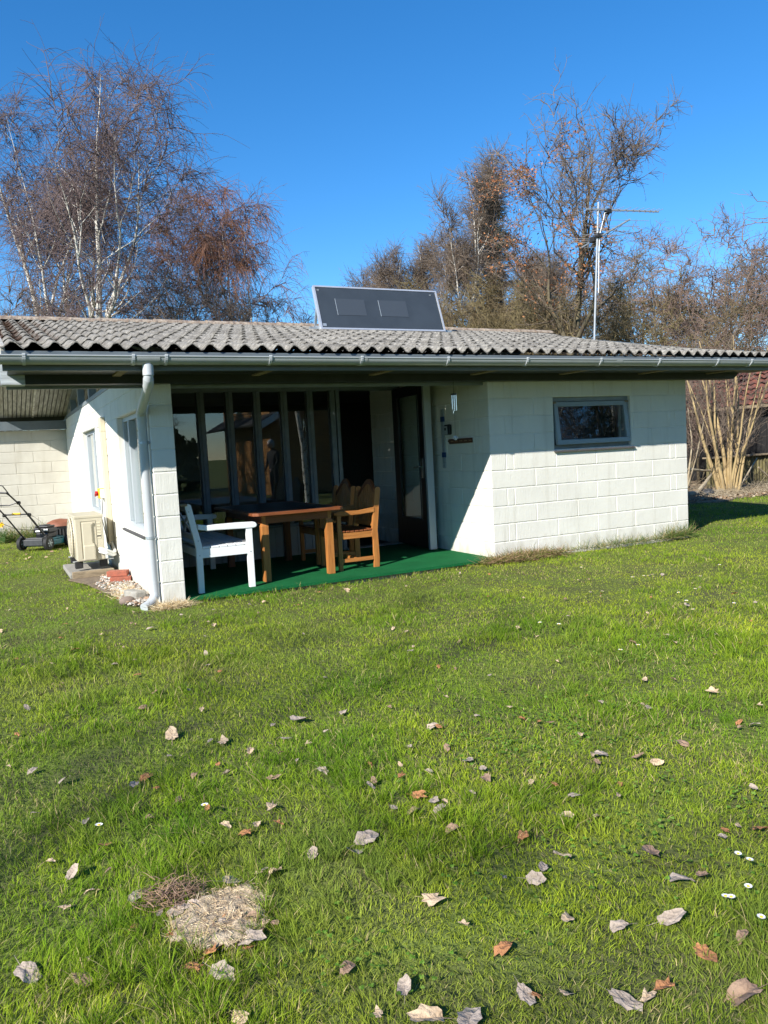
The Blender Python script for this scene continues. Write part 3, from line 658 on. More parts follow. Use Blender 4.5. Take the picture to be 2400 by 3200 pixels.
mb = MB(); mb.tube([(4.12, 2.49, 4.87), (4.05, 2.48, 4.85), (4.0, 2.48, 4.7), (3.925, 2.475, 4.5), (3.90, 2.475, 4.2), (3.87, 2.475, 3.6)], .006, 6); mb.build('cable', M['wplastic'], an, smooth=True)

# ------------------------------------------------------------------ things on the terrace wall
t_ = thing('measuring_stick', 'tall grey measuring stick with blue bands hung beside the key box', 'stick', (-.008, .965, 1.04))
mb = MB(); mb.box((-.025, .935, 1.04), (-.009, .995, 1.75)); mb.build('stick', M['steel'], t_, bevel=.003)
mb = MB(); mb.box((-.028, .932, 1.60), (-.008, .998, 1.66)); mb.box((-.028, .932, 1.17), (-.008, .998, 1.23)); build_each(mb, 'band', M['blue'], t_)
t_ = thing('key_box', 'black and grey wall key box between the stick and the wind chime', 'key box', (-.008, .83, 1.43))
mb = MB(); mb.box((-.055, .77, 1.435), (-.009, .885, 1.56)); mb.build('body', M['black'], t_, bevel=.015)
mb = MB(); mb.box((-.060, .80, 1.44), (-.0552, .878, 1.54)); mb.build('cover', M['steel'], t_, bevel=.004)
mb = MB(); mb.box((-.064, .825, 1.49), (-.0602, .855, 1.52)); mb.build('keypad', M['rubber'], t_)
t_ = thing('name_board', 'small dark brown carved wooden board hung under the crystal ball', 'sign', (-.008, .58, 1.33))
mb = MB(); mb.prism([(.835, 1.345), (.86, 1.36), (.83, 1.385), (.33, 1.385), (.33, 1.33), (.82, 1.325)], -.024, -.009, 'YZ'); mb.build('board', M['sign'], t_, bevel=.003)
mb = MB()
for k in range(5):
    y = .78-.098*k
    for q in range(4): mb.box((-.026, y-.016*q-.010, 1.351+.004*(q % 2)), (-.0242, y-.016*q, 1.359+.004*((q+1) % 2)))
mb.build('lettering', M['lettering'], t_)
t_ = thing('wind_chime', 'silver tube wind chime with a crystal ball hanging from the eaves beam', 'wind chime', (-.515, -.10, 1.98))
cx, cy = -.515, -.115
mb = MB(); mb.tube([(cx, cy, 2.02), (cx, cy, 1.845)], .0025, 6); mb.tube([(cx, cy, 1.84), (cx, cy, 1.40)], .0012, 5); mb.build('string', M['rubber'], t_)
mb = MB(); mb.tube([(cx, cy, 1.838), (cx, cy, 1.85)], .032, 14); mb.build('top_disc', M['black'], t_)
for k, (a, L) in enumerate(((0, .16), (1.256, .19), (2.51, .15), (3.77, .17), (5.03, .165))):
    mb = MB(); x = cx+.023*math.cos(a+.4); y = cy+.023*math.sin(a+.4); mb.tube([(x, y, 1.832), (x, y, 1.835-L)], .0055, 8); mb.build('chime_tube', M['chrome'], t_, smooth=True)
mb = MB(); mb.sphere((cx, cy, 1.385), .024, 6); gm = bpy.data.materials.new('crystal'); gm.use_nodes = True; b_ = gm.node_tree.nodes['Principled BSDF']; b_.inputs['Transmission Weight'].default_value = .75; b_.inputs['Roughness'].default_value = .05; b_.inputs['Base Color'].default_value = (.95, .95, .95, 1)
mb.build('crystal_ball', gm, t_)

# ------------------------------------------------------------------ dining table
tb = thing('garden_table', 'square dark topped wooden garden table on the green carpet', 'table', (-2.21, .91, .02))
X0, X1, Y0, Y1, TZ = -2.705, -1.735, .105, 1.72, .722
mb = MB(); n = 9
for k in range(n):
    y0 = Y0+.075+(Y1-Y0-.15)*k/n; y1 = Y0+.075+(Y1-Y0-.15)*(k+1)/n-.004
    mb.box((X0+.075, y0, TZ-.024), (X1-.075, y1, TZ-.001))
mb.build('table_top', M['dark_x'], tb, bevel=.002)
mb = MB(); c = .05
mb.prism([(X0+c, Y0), (X1-c, Y0), (X1-c-.02, Y0+.073), (X0+c+.02, Y0+.073)], TZ-.028, TZ, 'XY'); mb.prism([(X0+c, Y1), (X1-c, Y1), (X1-c-.02, Y1-.073), (X0+c+.02, Y1-.073)], TZ-.028, TZ, 'XY')
mb.prism([(X0+c-.001, Y0), (X0+c+.019, Y0+.074), (X0+.073, Y0+.076), (X0+.073, Y1-.076), (X0+c+.019, Y1-.074), (X0+c-.001, Y1), (X0, Y1-c), (X0, Y0+c)], TZ-.028, TZ-.0006, 'XY')
mb.prism([(X1-c+.001, Y0), (X1-c-.019, Y0+.074), (X1-.073, Y0+.076), (X1-.073, Y1-.076), (X1-c-.019, Y1-.074), (X1-c+.001, Y1), (X1, Y1-c), (X1, Y0+c)], TZ-.028, TZ-.0006, 'XY')
mb.build('table_edge', M['red_x'], tb, bevel=.003)
mb = MB(); a0, a1, b0, b1 = -2.60, -1.83, .215, 1.61
mb.box((a0+.05, b0+.008, TZ-.115), (a1-.05, b0+.032, TZ-.029)); mb.box((a0+.05, b1-.032, TZ-.115), (a1-.05, b1-.008, TZ-.029))
build_each(mb, 'apron', M['red_x'], tb, bevel=.002)
mb = MB(); mb.box((a0+.008, b0+.05, TZ-.115), (a0+.032, b1-.05, TZ-.029)); mb.box((a1-.032, b0+.05, TZ-.115), (a1-.008, b1-.05, TZ-.029)); build_each(mb, 'apron', M['red_y'], tb, bevel=.002)
for (x, y, sx, sy) in ((a0, b0, 1, 1), (a1, b0, -1, 1), (a0, b1, 1, -1), (a1, b1, -1, -1)):
    mb = MB(); w1 = .072; z0 = .021; z1 = TZ-.14; z2 = TZ-.115; z3 = TZ-.03; q = .012
    def ring(d, z): return [(x+sx*d, y+sy*d, z), (x+sx*w1, y+sy*d, z), (x+sx*w1, y+sy*w1, z), (x+sx*d, y+sy*w1, z)]
    vs = ring(0, z0)+ring(0, z1)+ring(q, z2)+ring(q, z3)
    mb.add(vs, [(0, 1, 2, 3), (12, 13, 14, 15)]+[(r*4+i, r*4+(i+1) % 4, r*4+4+(i+1) % 4, r*4+4+i) for r in range(3) for i in range(4)])
    mb.build('leg', M['teak_z'] if y == b0 else M['red_z'], tb, bevel=.003)

# ------------------------------------------------------------------ teak arm chairs (facing -X)
def chair(loc, label):
    t = thing('garden_armchair', label, 'chair', loc, 'teak armchairs at the garden table')
    x, y, z = loc   # base: back-left near corner; chair spans y..y+.53, x-.46..x
    W = .53
    def leg_post(yy):
        mb = MB(); prof = [(-.065, 0), (-.002, 0), (.004, .10), (.0, .30), (-.004, .40), (.022, .62), (.052, .85), (.035, .868), (.012, .868), (-.01, .85), (-.045, .60), (-.068, .42), (-.078, .36), (-.06, .30), (-.062, .15), (-.058, .10)]
        mb.prism([(x+p, z+q) for p, q in prof], yy, yy+.034, 'XZ'); mb.build('rear_leg', M['teak_z'], t, bevel=.003)
    leg_post(y); leg_post(y+W-.034)
    for yy in (y, y+W-.038):
        mb = MB(); mb.box((x-.475, yy, z), (x-.43, yy+.038, z+.595)); mb.build('front_leg', M['teak_z'], t, bevel=.003)
    for yy in (y-.006, y+W-.034):
        mb = MB(); mb.prism([(x-.51, z+.60), (x-.51, z+.625), (x-.44, z+.638), (x-.22, z+.632), (x-.035, z+.655), (x-.035, z+.60), (x-.20, z+.590), (x-.43, z+.585)], yy, yy+.044, 'XZ'); mb.build('armrest', M['teak_x'], t, bevel=.004)
    mb = MB(); mb.box((x-.43, y+.006, z+.335), (x-.065, y+.032, z+.40)); mb.box((x-.43, y+W-.032, z+.335), (x-.065, y+W-.006, z+.40)); build_each(mb, 'side_rail', M['teak_x'], t, bevel=.002)
    mb = MB(); mb.box((x-.465, y+.038, z+.335), (x-.44, y+W-.038, z+.40)); mb.build('front_rail', M['teak_y'], t, bevel=.002)
    mb = MB(); mb.box((x-.43, y+.008, z+.085), (x-.062, y+.030, z+.125)); mb.box((x-.43, y+W-.030, z+.085), (x-.062, y+W-.008, z+.125)); mb.box((x-.26, y+.03, z+.09), (x-.235, y+W-.03, z+.12)); build_each(mb, 'stretcher', M['teak_x'], t, bevel=.002)
    for k in range(8):
        xx = x-.485+.0535*k; dz = .012*math.cos((k-4)/3.2)*-1
        mb = MB(); mb.box((xx, y+.002, z+.415+dz), (xx+.045, y+W-.002, z+.433+dz)); mb.build('seat_slat', M['red_y'], t, bevel=.006)
    # back: leaning plane from z .46 to .9
    def bx(zz): return x-.03+(zz-.45)*.155
    mb = MB(); mb.bar((bx(.47), y+.034, z+.47), (bx(.47), y+W-.034, z+.47), .022, .05, up=(0, 0, 1)); mb.build('back_rail', M['teak_y'], t, bevel=.002)
    def arch(s): return .785+.165*max(0, math.cos(math.pi*(s-.5)*.98))**1.7
    ns = 9; wslat = (W-.068)/ns
    for k in range(ns):
        s0 = y+.034+wslat*(k+.08); s1 = y+.034+wslat*(k+.92); sm = ((s0+s1)/2-y)/W; zt = arch(sm)-.02
        mb = MB(); mb.add([(bx(.48)-.007, s0, z+.48), (bx(.48)-.007, s1, z+.48), (bx(zt)-.007, s1, z+zt), (bx(zt)-.007, s0, z+zt), (bx(.48)+.007, s0, z+.48), (bx(.48)+.007, s1, z+.48), (bx(zt)+.007, s1, z+zt), (bx(zt)+.007, s0, z+zt)],
                         [(0, 1, 2, 3), (7, 6, 5, 4), (0, 4, 5, 1), (1, 5, 6, 2), (2, 6, 7, 3), (3, 7, 4, 0)]); mb.build('back_slat', M['teak_z'], t, bevel=.002)
    mb = MB(); K = 24; ro = []
    for k in range(K+1):
        s = .064+(1-.128)*k/K; zz = arch(s); ro.append((y+W*s, zz))
    vs = []
    for (yy, zz) in ro:
        for (dx, dz) in ((-.013, -.055), (-.013, 0), (.013, 0), (.013, -.055)): vs.append((bx(zz+dz)+dx, yy, z+zz+dz))
    mb.add(vs, [(0, 1, 2, 3), tuple(4*K+i for i in (3, 2, 1, 0))]+[(4*k+i, 4*k+(i+1) % 4, 4*k+4+(i+1) % 4, 4*k+4+i) for k in range(K) for i in range(4)]); mb.build('crest_rail', M['red_y'], t, bevel=.004)
    return t
ch1 = chair((-1.27, .30, .02), 'teak armchair with arched slatted back, nearer the open door')
ch2 = copy_tree(ch1); ch2.location = Vector((-1.28, .915, .02)); tag(ch2, 'teak armchair with arched slatted back, deeper under the roof beside the glass panes')

# ------------------------------------------------------------------ white bench (facing +X)
bn = thing('white_bench', 'white painted wooden garden bench with crossed back beside the pillar', 'bench', (-3.05, .82, .02))
ya, yb = .035, 1.61; zb_ = .021
for yy in (ya, yb-.05):
    mb = MB(); mb.prism([(-3.305, zb_), (-3.25, zb_), (-3.245, .46), (-3.325, .86), (-3.345, .875), (-3.385, .86), (-3.305, .46)], yy, yy+.045, 'XZ'); mb.build('rear_leg', M['wpaint'], bn, bevel=.003)
    mb = MB(); mb.box((-2.81, yy, zb_), (-2.752, yy+.045, .598)); mb.build('front_leg', M['wpaint'], bn, bevel=.003)
    mb = MB(); arm = [(-2.735, .655), (-2.715, .648), (-2.702, .625), (-2.71, .605), (-2.735, .598), (-2.82, .598), (-3.10, .607), (-3.19, .607), (-3.275, .625), (-3.275, .675), (-3.19, .660), (-3.10, .660), (-2.9, .660)]
    mb.prism(arm, yy-.008, yy+.055, 'XZ'); mb.build('armrest', M['wpaint'], bn, bevel=.006)
    mb = MB(); mb.box((-3.25, yy+.004, .352), (-2.81, yy+.038, .438)); mb.build('side_rail', M['wpaint'], bn, bevel=.002)
    mb = MB()
    for (x, z) in ((-3.275, .38), (-3.28, .52), (-3.35, .80), (-2.78, .37)): mb.tube([(x, yy-.002, z), (x, yy+.001, z)], .006, 8)
    build_each(mb, 'screw', M['steel'], bn)
mb = MB(); mb.box((-2.795, ya+.045, .36), (-2.77, yb-.05, .43)); mb.box((-3.29, ya+.045, .36), (-3.265, yb-.05, .43)); build_each(mb, 'seat_rail', M['wpaint'], bn, bevel=.002)
for k in range(6):
    xx = -3.24+.082*k; mb = MB(); mb.box((xx, ya+.006, .4405), (xx+.072, yb-.011, .459)); mb.build('seat_slat', M['wpaint'], bn, bevel=.003)
def bxx(z): return -3.285-(z-.46)*.19
mb = MB()
for z in (.55, .83): mb.bar((bxx(z), ya+.045, z), (bxx(z), yb-.05, z), .024, .055, up=(-.19, 0, 1))
build_each(mb, 'back_rail', M['wpaint'], bn, bevel=.002)
mb = MB(); nb = 3; L_ = (yb-ya-.1)/nb
for k in range(nb):
    p = ya+.05+L_*k; q = p+L_
    mb.bar((bxx(.58), p+.02, .58), (bxx(.80), q-.02, .80), .014, .034, up=(-.19, 0, 1)); mb.bar((bxx(.58)+.014, q-.02, .58), (bxx(.80)+.014, p+.02, .80), .014, .034, up=(-.19, 0, 1))
    if k: mb.bar((bxx(.578), p, .578), (bxx(.802), p, .802), .02, .04, up=(0, 1, 0))
    m_ = (p+q)/2; mb.bar((bxx(.578)+.028, m_-.09, .69), (bxx(.69)+.02, m_+.09, .69), .014, .03, up=(0, 0, 1))
mb.build('lattice', M['wpaint'], bn, bevel=.002)
# small wooden block lying on the bench's back
t_ = tag(MB().box((-3.40, .10, .872), (-3.33, .15, .892)).build('wood_scrap', M['timber'], None, bevel=.006), 'small orange brown wood piece on top of the white bench back', 'wood piece')

# ------------------------------------------------------------------ outdoor heat pump unit
ac = thing('heat_pump_unit', 'beige outdoor heat pump unit with round fan grille on black feet', 'heat pump', (-3.96, 3.0, .08))
ax0, ax1, ay0, ay1, az0, az1 = -4.115, -3.80, 2.62, 3.42, .165, .70
mb = MB(); mb.box((ax0, ay0, az0), (ax1, ay1, az1)); mb.build('casing', M['beige'], ac, bevel=.012)
mb = MB(); mb.box((ax0-.006, ay0-.006, az1-.028), (ax1+.006, ay1+.006, az1+.008)); mb.build('lid', M['beige'], ac, bevel=.008)
mb = MB()
mb.box((ax0+.055, ay0-.006, az0+.04), (ax0+.06, ay0, az1-.06)); mb.box((ax0+.225, ay0-.006, az0+.04), (ax0+.23, ay0, az1-.06)); mb.box((ax0+.055, ay0-.006, az1-.06), (ax0+.23, ay0, az1-.055))
mb.build('panel_seam', M['beige'], ac)
mb = MB(); mb.prism([(ax0+.075, az0+.02), (ax0+.205, az0+.02), (ax0+.205, az0+.20), (ax0+.185, az0+.215), (ax0+.185, az0+.42), (ax0+.205, az0+.435), (ax0+.205, az1-.075), (ax0+.075, az1-.075)], ay0-.022, ay0-.001, 'XZ'); mb.build('service_cover', M['beige'], ac, bevel=.012)
mb = MB(); mb.prism([(ax0+.07, az0+.01), (ax0+.21, az0+.01), (ax0+.205, az0+.19), (ax0+.075, az0+.19)], ay0-.045, ay0-.02, 'XZ'); mb.build('valve_cover', M['beige'], ac, bevel=.014)
mb = MB()
for k in range(6): mb.box((ax0+.24, ay0-.004, az1-.10-.035*k), (ax0+.285, ay0-.001, az1-.082-.035*k))
mb.build('vent', M['cream_plastic'], ac)
mb = MB()
for (z, h) in ((.42, .012), (.36, .008), (.30, .02)): mb.box((ax0+.24, ay0-.003, az0+z-.02), (ax0+.285, ay0-.0005, az0+z-.02+h))
mb.build('data_label', M['dkgrey'], ac)
gr = MB(); cy_, cz_ = (ay0+ay1)/2-.05, (az0+az1)/2; R = .235
gr.tube([(ax0-.03, cy_+R*math.cos(2*math.pi*k/32), cz_+R*math.sin(2*math.pi*k/32)) for k in range(33)], .010, 6)
gr.tube([(ax0-.002, cy_+(R+.01)*math.cos(2*math.pi*k/32), cz_+(R+.01)*math.sin(2*math.pi*k/32)) for k in range(33)], .010, 6)
for rr in (.05, .1, .15, .2): gr.tube([(ax0-.045, cy_+rr*math.cos(2*math.pi*k/24), cz_+rr*math.sin(2*math.pi*k/24)) for k in range(25)], .003, 5)
for k in range(40):
    a = 2*math.pi*k/40; gr.tube([(ax0-.05, cy_+.03*math.cos(a), cz_+.03*math.sin(a)), (ax0-.045, cy_+.15*math.cos(a), cz_+.15*math.sin(a)), (ax0-.03, cy_+R*math.cos(a), cz_+R*math.sin(a)), (ax0-.002, cy_+(R+.008)*math.cos(a), cz_+(R+.008)*math.sin(a))], .0028, 4)
gr.build('fan_grille', M['cream_plastic'], ac)
mb = MB(); mb.tube([(ax0-.004, cy_, cz_), (ax0-.001, cy_, cz_)], R, 32); mb.build('fan_opening', M['dkgrey'], ac)
for yy in (2.68, 3.30):
    mb = MB(); mb.box((-4.14, yy, .075), (-4.05, yy+.07, .16)); mb.box((-3.86, yy, .075), (-3.77, yy+.07, .16)); build_each(mb, 'foot', M['rubber'], ac, bevel=.01)
    mb = MB(); mb.box((-4.16, yy+.02, .150), (-3.70, yy+.05, .165)); mb.build('mounting_rail', M['alu'], ac)
mb = MB()
for dz, dy in ((0, 0), (-.035, .02)):
    mb.tube([(-3.86, ay0-.01, .30+dz), (-3.85, ay0-.08, .30+dz), (-3.80, ay0-.12, .285+dz), (-3.73, ay0-.08, .25+dz), (-3.685, ay0+.02, .245+dz), (-3.672, ay0+.16, .27+dz), (-3.675, 2.95+dy, .34)], .018, 10)
mb.build('insulated_pipe', M['wplastic'], ac, smooth=True)
tag(MB().box((-4.22, 2.46, -.01), (-3.72, 3.55, .045)).build('heat_pump_slab', M['concrete'], None, bevel=.01), 'low concrete and timber base under the heat pump', 'base')
tag(MB().box((-4.20, 2.38, 0), (-3.74, 2.455, .075)).build('timber_edge', M['timber'], None, bevel=.006), 'grey brown timber edging in front of the heat pump base', 'timber')
tag(MB().box((-3.765, 2.02, .0), (-3.69, 2.36, .06)).build('timber_offcut', M['timber'], None, bevel=.006), 'short timber offcut between the bricks and the side wall', 'timber')
for k, (c_, rz, lb) in enumerate((((-3.76, 1.72, .03), .12, 'red brick lying on the stones, lower of the two'), ((-3.775, 1.80, .092), -.05, 'red brick resting on top of the other brick'))):
    mb = MB(); mb.box((-.055, -.11, -.03), (.055, .11, .03)); o = mb.build('brick', M['brick'], None, bevel=.005); o.location = c_; o.rotation_euler = (0, 0, rz+1.2); tag(o, lb, 'brick', 'loose red bricks')
# broken concrete channel stone by the downpipe
mb = MB(); K = 8
for k in range(1): 
    pts = [(-.13, -.055), (.13, -.06), (.15, 0), (.14, .05), (.05, .075), (0, .05), (-.05, .075), (-.12, .06)]
    mb.prism(pts, 0, .085, 'XY')
o = mb.build('broken_kerbstone', M['concrete'], None, bevel=.018); o.location = (-3.80, .50, .0); o.rotation_euler = (.06, .03, 1.9); tag(o, 'broken grey concrete stone lying beside the downpipe foot', 'stone')
mb = MB(); mb.sphere((0, 0, 0), 1, 7, (.075, .055, .045)); o = mb.build('cobblestone', mat('brown_cobble', (.20, .15, .12), .8, bump=.004), None, smooth=2); o.location = (-3.90, .33, .02); tag(o, 'round brown cobble in front of the broken concrete stone', 'stone')
# pebbles
def pebbles():
    V = []; Ff = []; Cc = []; pr = np.random.default_rng(5)
    ico = bmesh.new(); bmesh.ops.create_icosphere(ico, subdivisions=1, radius=1); iv = np.array([v.co[:] for v in ico.verts]); ifc = np.array([[v.index for v in f.verts] for f in ico.faces]); ico.free()
    n = 2600
    for i in range(n):
        y = pr.uniform(.12, 2.36); wmax = .16+.16*min(1, y/1.0) + .06*math.sin(y*5); x = XL-.02-pr.beta(1.1, 1.3)*wmax
        s = pr.uniform(.005, .016)+(.012 if pr.random() < .05 else 0); sc = np.array([pr.uniform(.8, 1.5), pr.uniform(.7, 1.2), .6])*s; a = pr.uniform(0, 6.3); R = np.array([[math.cos(a), -math.sin(a), 0], [math.sin(a), math.cos(a), 0], [0, 0, 1]])
        v = (iv*(1+pr.normal(0, .12, (len(iv), 1)))*sc)@R.T + np.array([x, y, pr.uniform(.0, .025)])
        Ff.append(ifc+len(V)*len(iv)); V.append(v); c = pr.uniform(.22, .62)
        col = np.array([1, .93, .82])*c if pr.random() > .3 else np.array([.45, .3, .2])*pr.uniform(.5, 1); Cc.append(np.tile(col, (len(iv), 1)))
    o = npmesh('gravel', np.concatenate(V), Ft=np.concatenate(Ff), cols=np.concatenate(Cc), m=M['stone'], smooth=False); tag(o, 'pale gravel strip along the foot of the side wall', 'gravel', kind='stuff')
pebbles()
mb = MB(); mb.prism([(XL-.005, .05), (XL-.005, 2.45), (-4.25, 2.4), (-4.1, 1.9), (-3.97, 1.0), (-3.84, .2), (-3.75, -.05)], -.012, .004, 'XY')
tag(mb.build('bare_earth_strip', mat('bare_earth', (.20, .15, .10), .95, col2=(.10, .075, .05), vscale=14, bump=.01), None), kind='structure')

# ------------------------------------------------------------------ lawn mower
lm = thing('lawn_mower', 'teal and black petrol lawn mower with folded handle by the cream wall', 'lawn mower', (-4.42, 6.3, 0))
def Wm(u, v, z):   # u: across (right), v: forward ; heading rotated
    a = math.radians(-38); return (-4.42+u*math.cos(a)-v*math.sin(a), 6.3+u*math.sin(a)+v*math.cos(a), z)
def mbtrans(mb): mb.v = [Wm(*p) for p in mb.v]; return mb
for (u, v, r) in ((-.235, 0, .105), (.235, 0, .105), (-.22, .55, .085), (.22, .55, .085)):
    mb = MB(); mb.tube([(u-.026, v, r), (u+.026, v, r)], r, 28)
    for k in range(28):
        a = 2*math.pi*k/28; mb.bar((u-.028, v+(r+.001)*math.cos(a), r+(r+.001)*math.sin(a)), (u+.028, v+(r+.001)*math.cos(a+.06), r+(r+.001)*math.sin(a+.06)), .008, .006, up=(0, math.cos(a), math.sin(a)))
    wl = mbtrans(mb).build('wheel', M['rubber'], lm)
    mb = MB(); 
    for s_ in (-1, 1):
        mb.tube([(u+s_*.027, v, r), (u+s_*.031, v, r)], r*.66, 24)
    mbtrans(mb).build('rim', M['dkgrey'], wl)
    mb = MB()
    for s_ in (-1, 1):
        mb.tube([(u+s_*.031, v, r), (u+s_*.040, v, r)], r*.2, 12)
        for k in range(6):
            a = 2*math.pi*k/6; mb.bar((u+s_*.034, v+r*.15*math.cos(a), r+r*.15*math.sin(a)), (u+s_*.034, v+r*.6*math.cos(a), r+r*.6*math.sin(a)), .014, .004, up=(1, 0, 0))
    mbtrans(mb).build('hub', M['steel'], wl)
mb = MB(); prof = [(-.19, -.02), (-.20, .08), (-.21, .35), (-.19, .55), (-.12, .65), (.12, .65), (.19, .55), (.21, .35), (.20, .08), (.19, -.02)]
mb.prism(prof, .055, .135, 'XY'); mb.prism([(p*.82, q*.9+.03) for p, q in prof], .1345, .165, 'XY'); mbtrans(mb).build('deck', M['teal'], lm, bevel=.012)
mb = MB(); mb.box((-.17, -.06, .07), (.17, .03, .17)); mb.box((-.15, -.03, .165), (.15, .12, .19)); mbtrans(mb).build('rear_flap', M['dkgrey'], lm, bevel=.01)
mb = MB(); mb.box((-.11, .18, .165), (.11, .42, .25)); mb.box((-.14, .17, .25), (.14, .40, .33)); mb.box((-.125, .18, .332), (.12, .38, .365)); mbtrans(mb).build('engine', M['black'], lm, bevel=.018)
mb = MB(); mb.tube([(.0, .28, .365), (.0, .28, .378)], .085, 18); mbtrans(mb).build('starter_cover', M['dkgrey'], lm)
mb = MB(); mb.box((-.10, .168, .27), (-.02, .1695, .295)); mb.box((.05, .168, .29), (.12, .1695, .315)); mbtrans(mb).build('sticker', M['wplastic'], lm)
mb = MB()
top = {}
for u in (-.2, .2):
    mb.tube([(u, .06, .14), (u, -.02, .22), (u, -.42, .62), (u*1.05, -.62, .80)], .012, 10)
    mb.tube([(u*1.05, -.60, .78), (u*1.1, -.80, .92)], .012, 10)
mb.tube([(-.22, -.80, .92), (-.20, -.83, .95), (0, -.85, .97), (.20, -.83, .95), (.22, -.80, .92)], .014, 10)
mb.tube([(-.2, -.40, .60), (.2, -.40, .60)], .011, 8)
mbtrans(mb).build('handle', M['black'], lm, smooth=True)
mb = MB(); mb.tube([(-.21, -.74, .88), (-.20, -.90, 1.06), (0, -.93, 1.10), (.20, -.90, 1.06), (.21, -.74, .88)], .008, 8); mb.tube([(-.21, -.62, .80), (-.1, -.66, .76), (.1, -.66, .76), (.21, -.62, .80)], .010, 8); mbtrans(mb).build('control_bar', M['black'], lm, smooth=True)
mb = MB()
for u in (-.215, .215):
    for (v, z) in ((-.60, .79), (-.38, .59), (-.02, .21)): mb.tube([(u-.02, v, z), (u+.02, v, z)], .026, 10)
build_each(mbtrans(mb), 'knob', M['rubber'], lm)
mb = MB(); mb.tube([(-.06, -.401, .613), (.08, -.401, .613)], .013, 10); mbtrans(mb).build('yellow_label', M['yellow'], lm)
mb = MB(); mb.tube([(.21, -.60, .78), (.26, -.35, .5), (.20, -.1, .33), (.08, .1, .34), (.05, .2, .33)], .004, 6); mb.tube([(-.21, -.60, .78), (-.23, -.45, .48), (-.16, -.2, .36), (-.05, .12, .3)], .004, 6); mb.tube([(.20, -.52, .70), (.05, .24, .37)], .002, 5); mbtrans(mb).build('cable', M['rubber'], lm)
# brown lidded crate standing behind the heat pump
bc = thing('fire_basket', 'rust brown domed basket with a dark lattice side behind the heat pump', 'basket', (-3.95, 7.0, 0))
mb = MB(); pts = []
mb.tube([(-3.98, 7.0, .31), (-3.98, 7.0, .37), (-3.98, 7.0, .41), (-3.98, 7.0, .425)], [.24, .21, .12, .02], 22); mb.build('lid', mat('rust_brown', (.24, .085, .045), .6, var=.4, vscale=8), bc, smooth=True)
mb = MB(); mb.box((-4.17, 6.81, .02), (-3.79, 7.19, .12)); mb.box((-4.17, 6.81, .26), (-3.79, 7.19, .31))
for k in range(8): x = -4.17+.05*k; mb.box((x, 6.81, .12), (x+.025, 6.835, .26)); mb.box((-4.17, 6.81+.05*k, .12), (-4.145, 6.835+.05*k, .26))
mb.box((-4.12, 6.9, .12), (-3.84, 7.15, .26)); mb.build('basket', M['dkgrey'], bc)

# ------------------------------------------------------------------ bare trees
def nrm(a): return a/np.maximum(np.linalg.norm(a, axis=-1, keepdims=True), 1e-9)
def grow(r, P, D, L, K, wig, grav):
    """batch of polylines [N,K,3]; grav>0 pulls up, <0 pulls down (per step)"""
    N = len(P); pts = np.zeros((N, K, 3)); d = nrm(D.copy()); pts[:, 0] = P; st = (L/(K-1))[:, None]
    g = np.broadcast_to(np.asarray(grav, float), (N,))
    for k in range(1, K):
        d = nrm(d + r.normal(0, wig, (N, 3)) + np.stack([np.zeros(N), np.zeros(N), g], 1)); pts[:, k] = pts[:, k-1]+d*st
    return pts
def spawn(r, pts, R, n, t0, t1, ang, sd=.15, up=1):
    """n children on each parent polyline: start points, directions, parent radius, parent t"""
    N, K, _ = pts.shape; idx = np.repeat(np.arange(N), n); t = t0+(t1-t0)*r.random(N*n)**up
    f = t*(K-1); i = np.minimum(f.astype(int), K-2); fr = (f-i)[:, None]
    p = pts[idx, i]*(1-fr)+pts[idx, i+1]*fr; d = nrm(pts[idx, i+1]-pts[idx, i])
    rr = R[idx, i]*(1-fr[:, 0])+R[idx, i+1]*fr[:, 0]
    v = r.normal(size=(N*n, 3)); v = nrm(v-d*(v*d).sum(1)[:, None]); a = r.normal(ang, sd, N*n)[:, None]
    return p, d*np.cos(a)+v*np.sin(a), rr, t, idx
def tubes(pts, R, S, acc, c=None):
    N, K, _ = pts.shape
    if N == 0: return
    T = np.zeros_like(pts); T[:, 1:-1] = pts[:, 2:]-pts[:, :-2]; T[:, 0] = pts[:, 1]-pts[:, 0]; T[:, -1] = pts[:, -1]-pts[:, -2]; T = nrm(T)
    ref = np.where(np.abs(T[:, :1, 2:3]) > .9, np.array([1., 0, 0]), np.array([0, 0, 1.])); A = nrm(np.cross(T, np.broadcast_to(ref, T.shape))); B = np.cross(T, A)
    th = 2*np.pi*np.arange(S)/S
    V = pts[:, :, None]+(A[:, :, None]*np.cos(th)[:, None]+B[:, :, None]*np.sin(th)[:, None])*R[:, :, None, None]
    I = np.arange(N*K*S).reshape(N, K, S); J = np.roll(I, -1, 2)
    Q = np.stack([I[:, :-1], J[:, :-1], J[:, 1:], I[:, 1:]], -1).reshape(-1, 4)
    n0 = sum(len(v) for v in acc['V']); acc['V'].append(V.reshape(-1, 3)); acc['Q'].append(Q+n0)
def finish(acc, name, m, parent, label=None, rx=None):
    if not acc['V']: return None
    V = np.concatenate(acc['V']).astype(np.float32); o = npmesh(name, V, np.concatenate(acc['Q']), m=m, smooth=True)
    o.parent = parent; return o
def A0(): return dict(V=[], Q=[])
def rad(r0, K, end=.25): return r0[:, None]*np.linspace(1, end, K)[None]
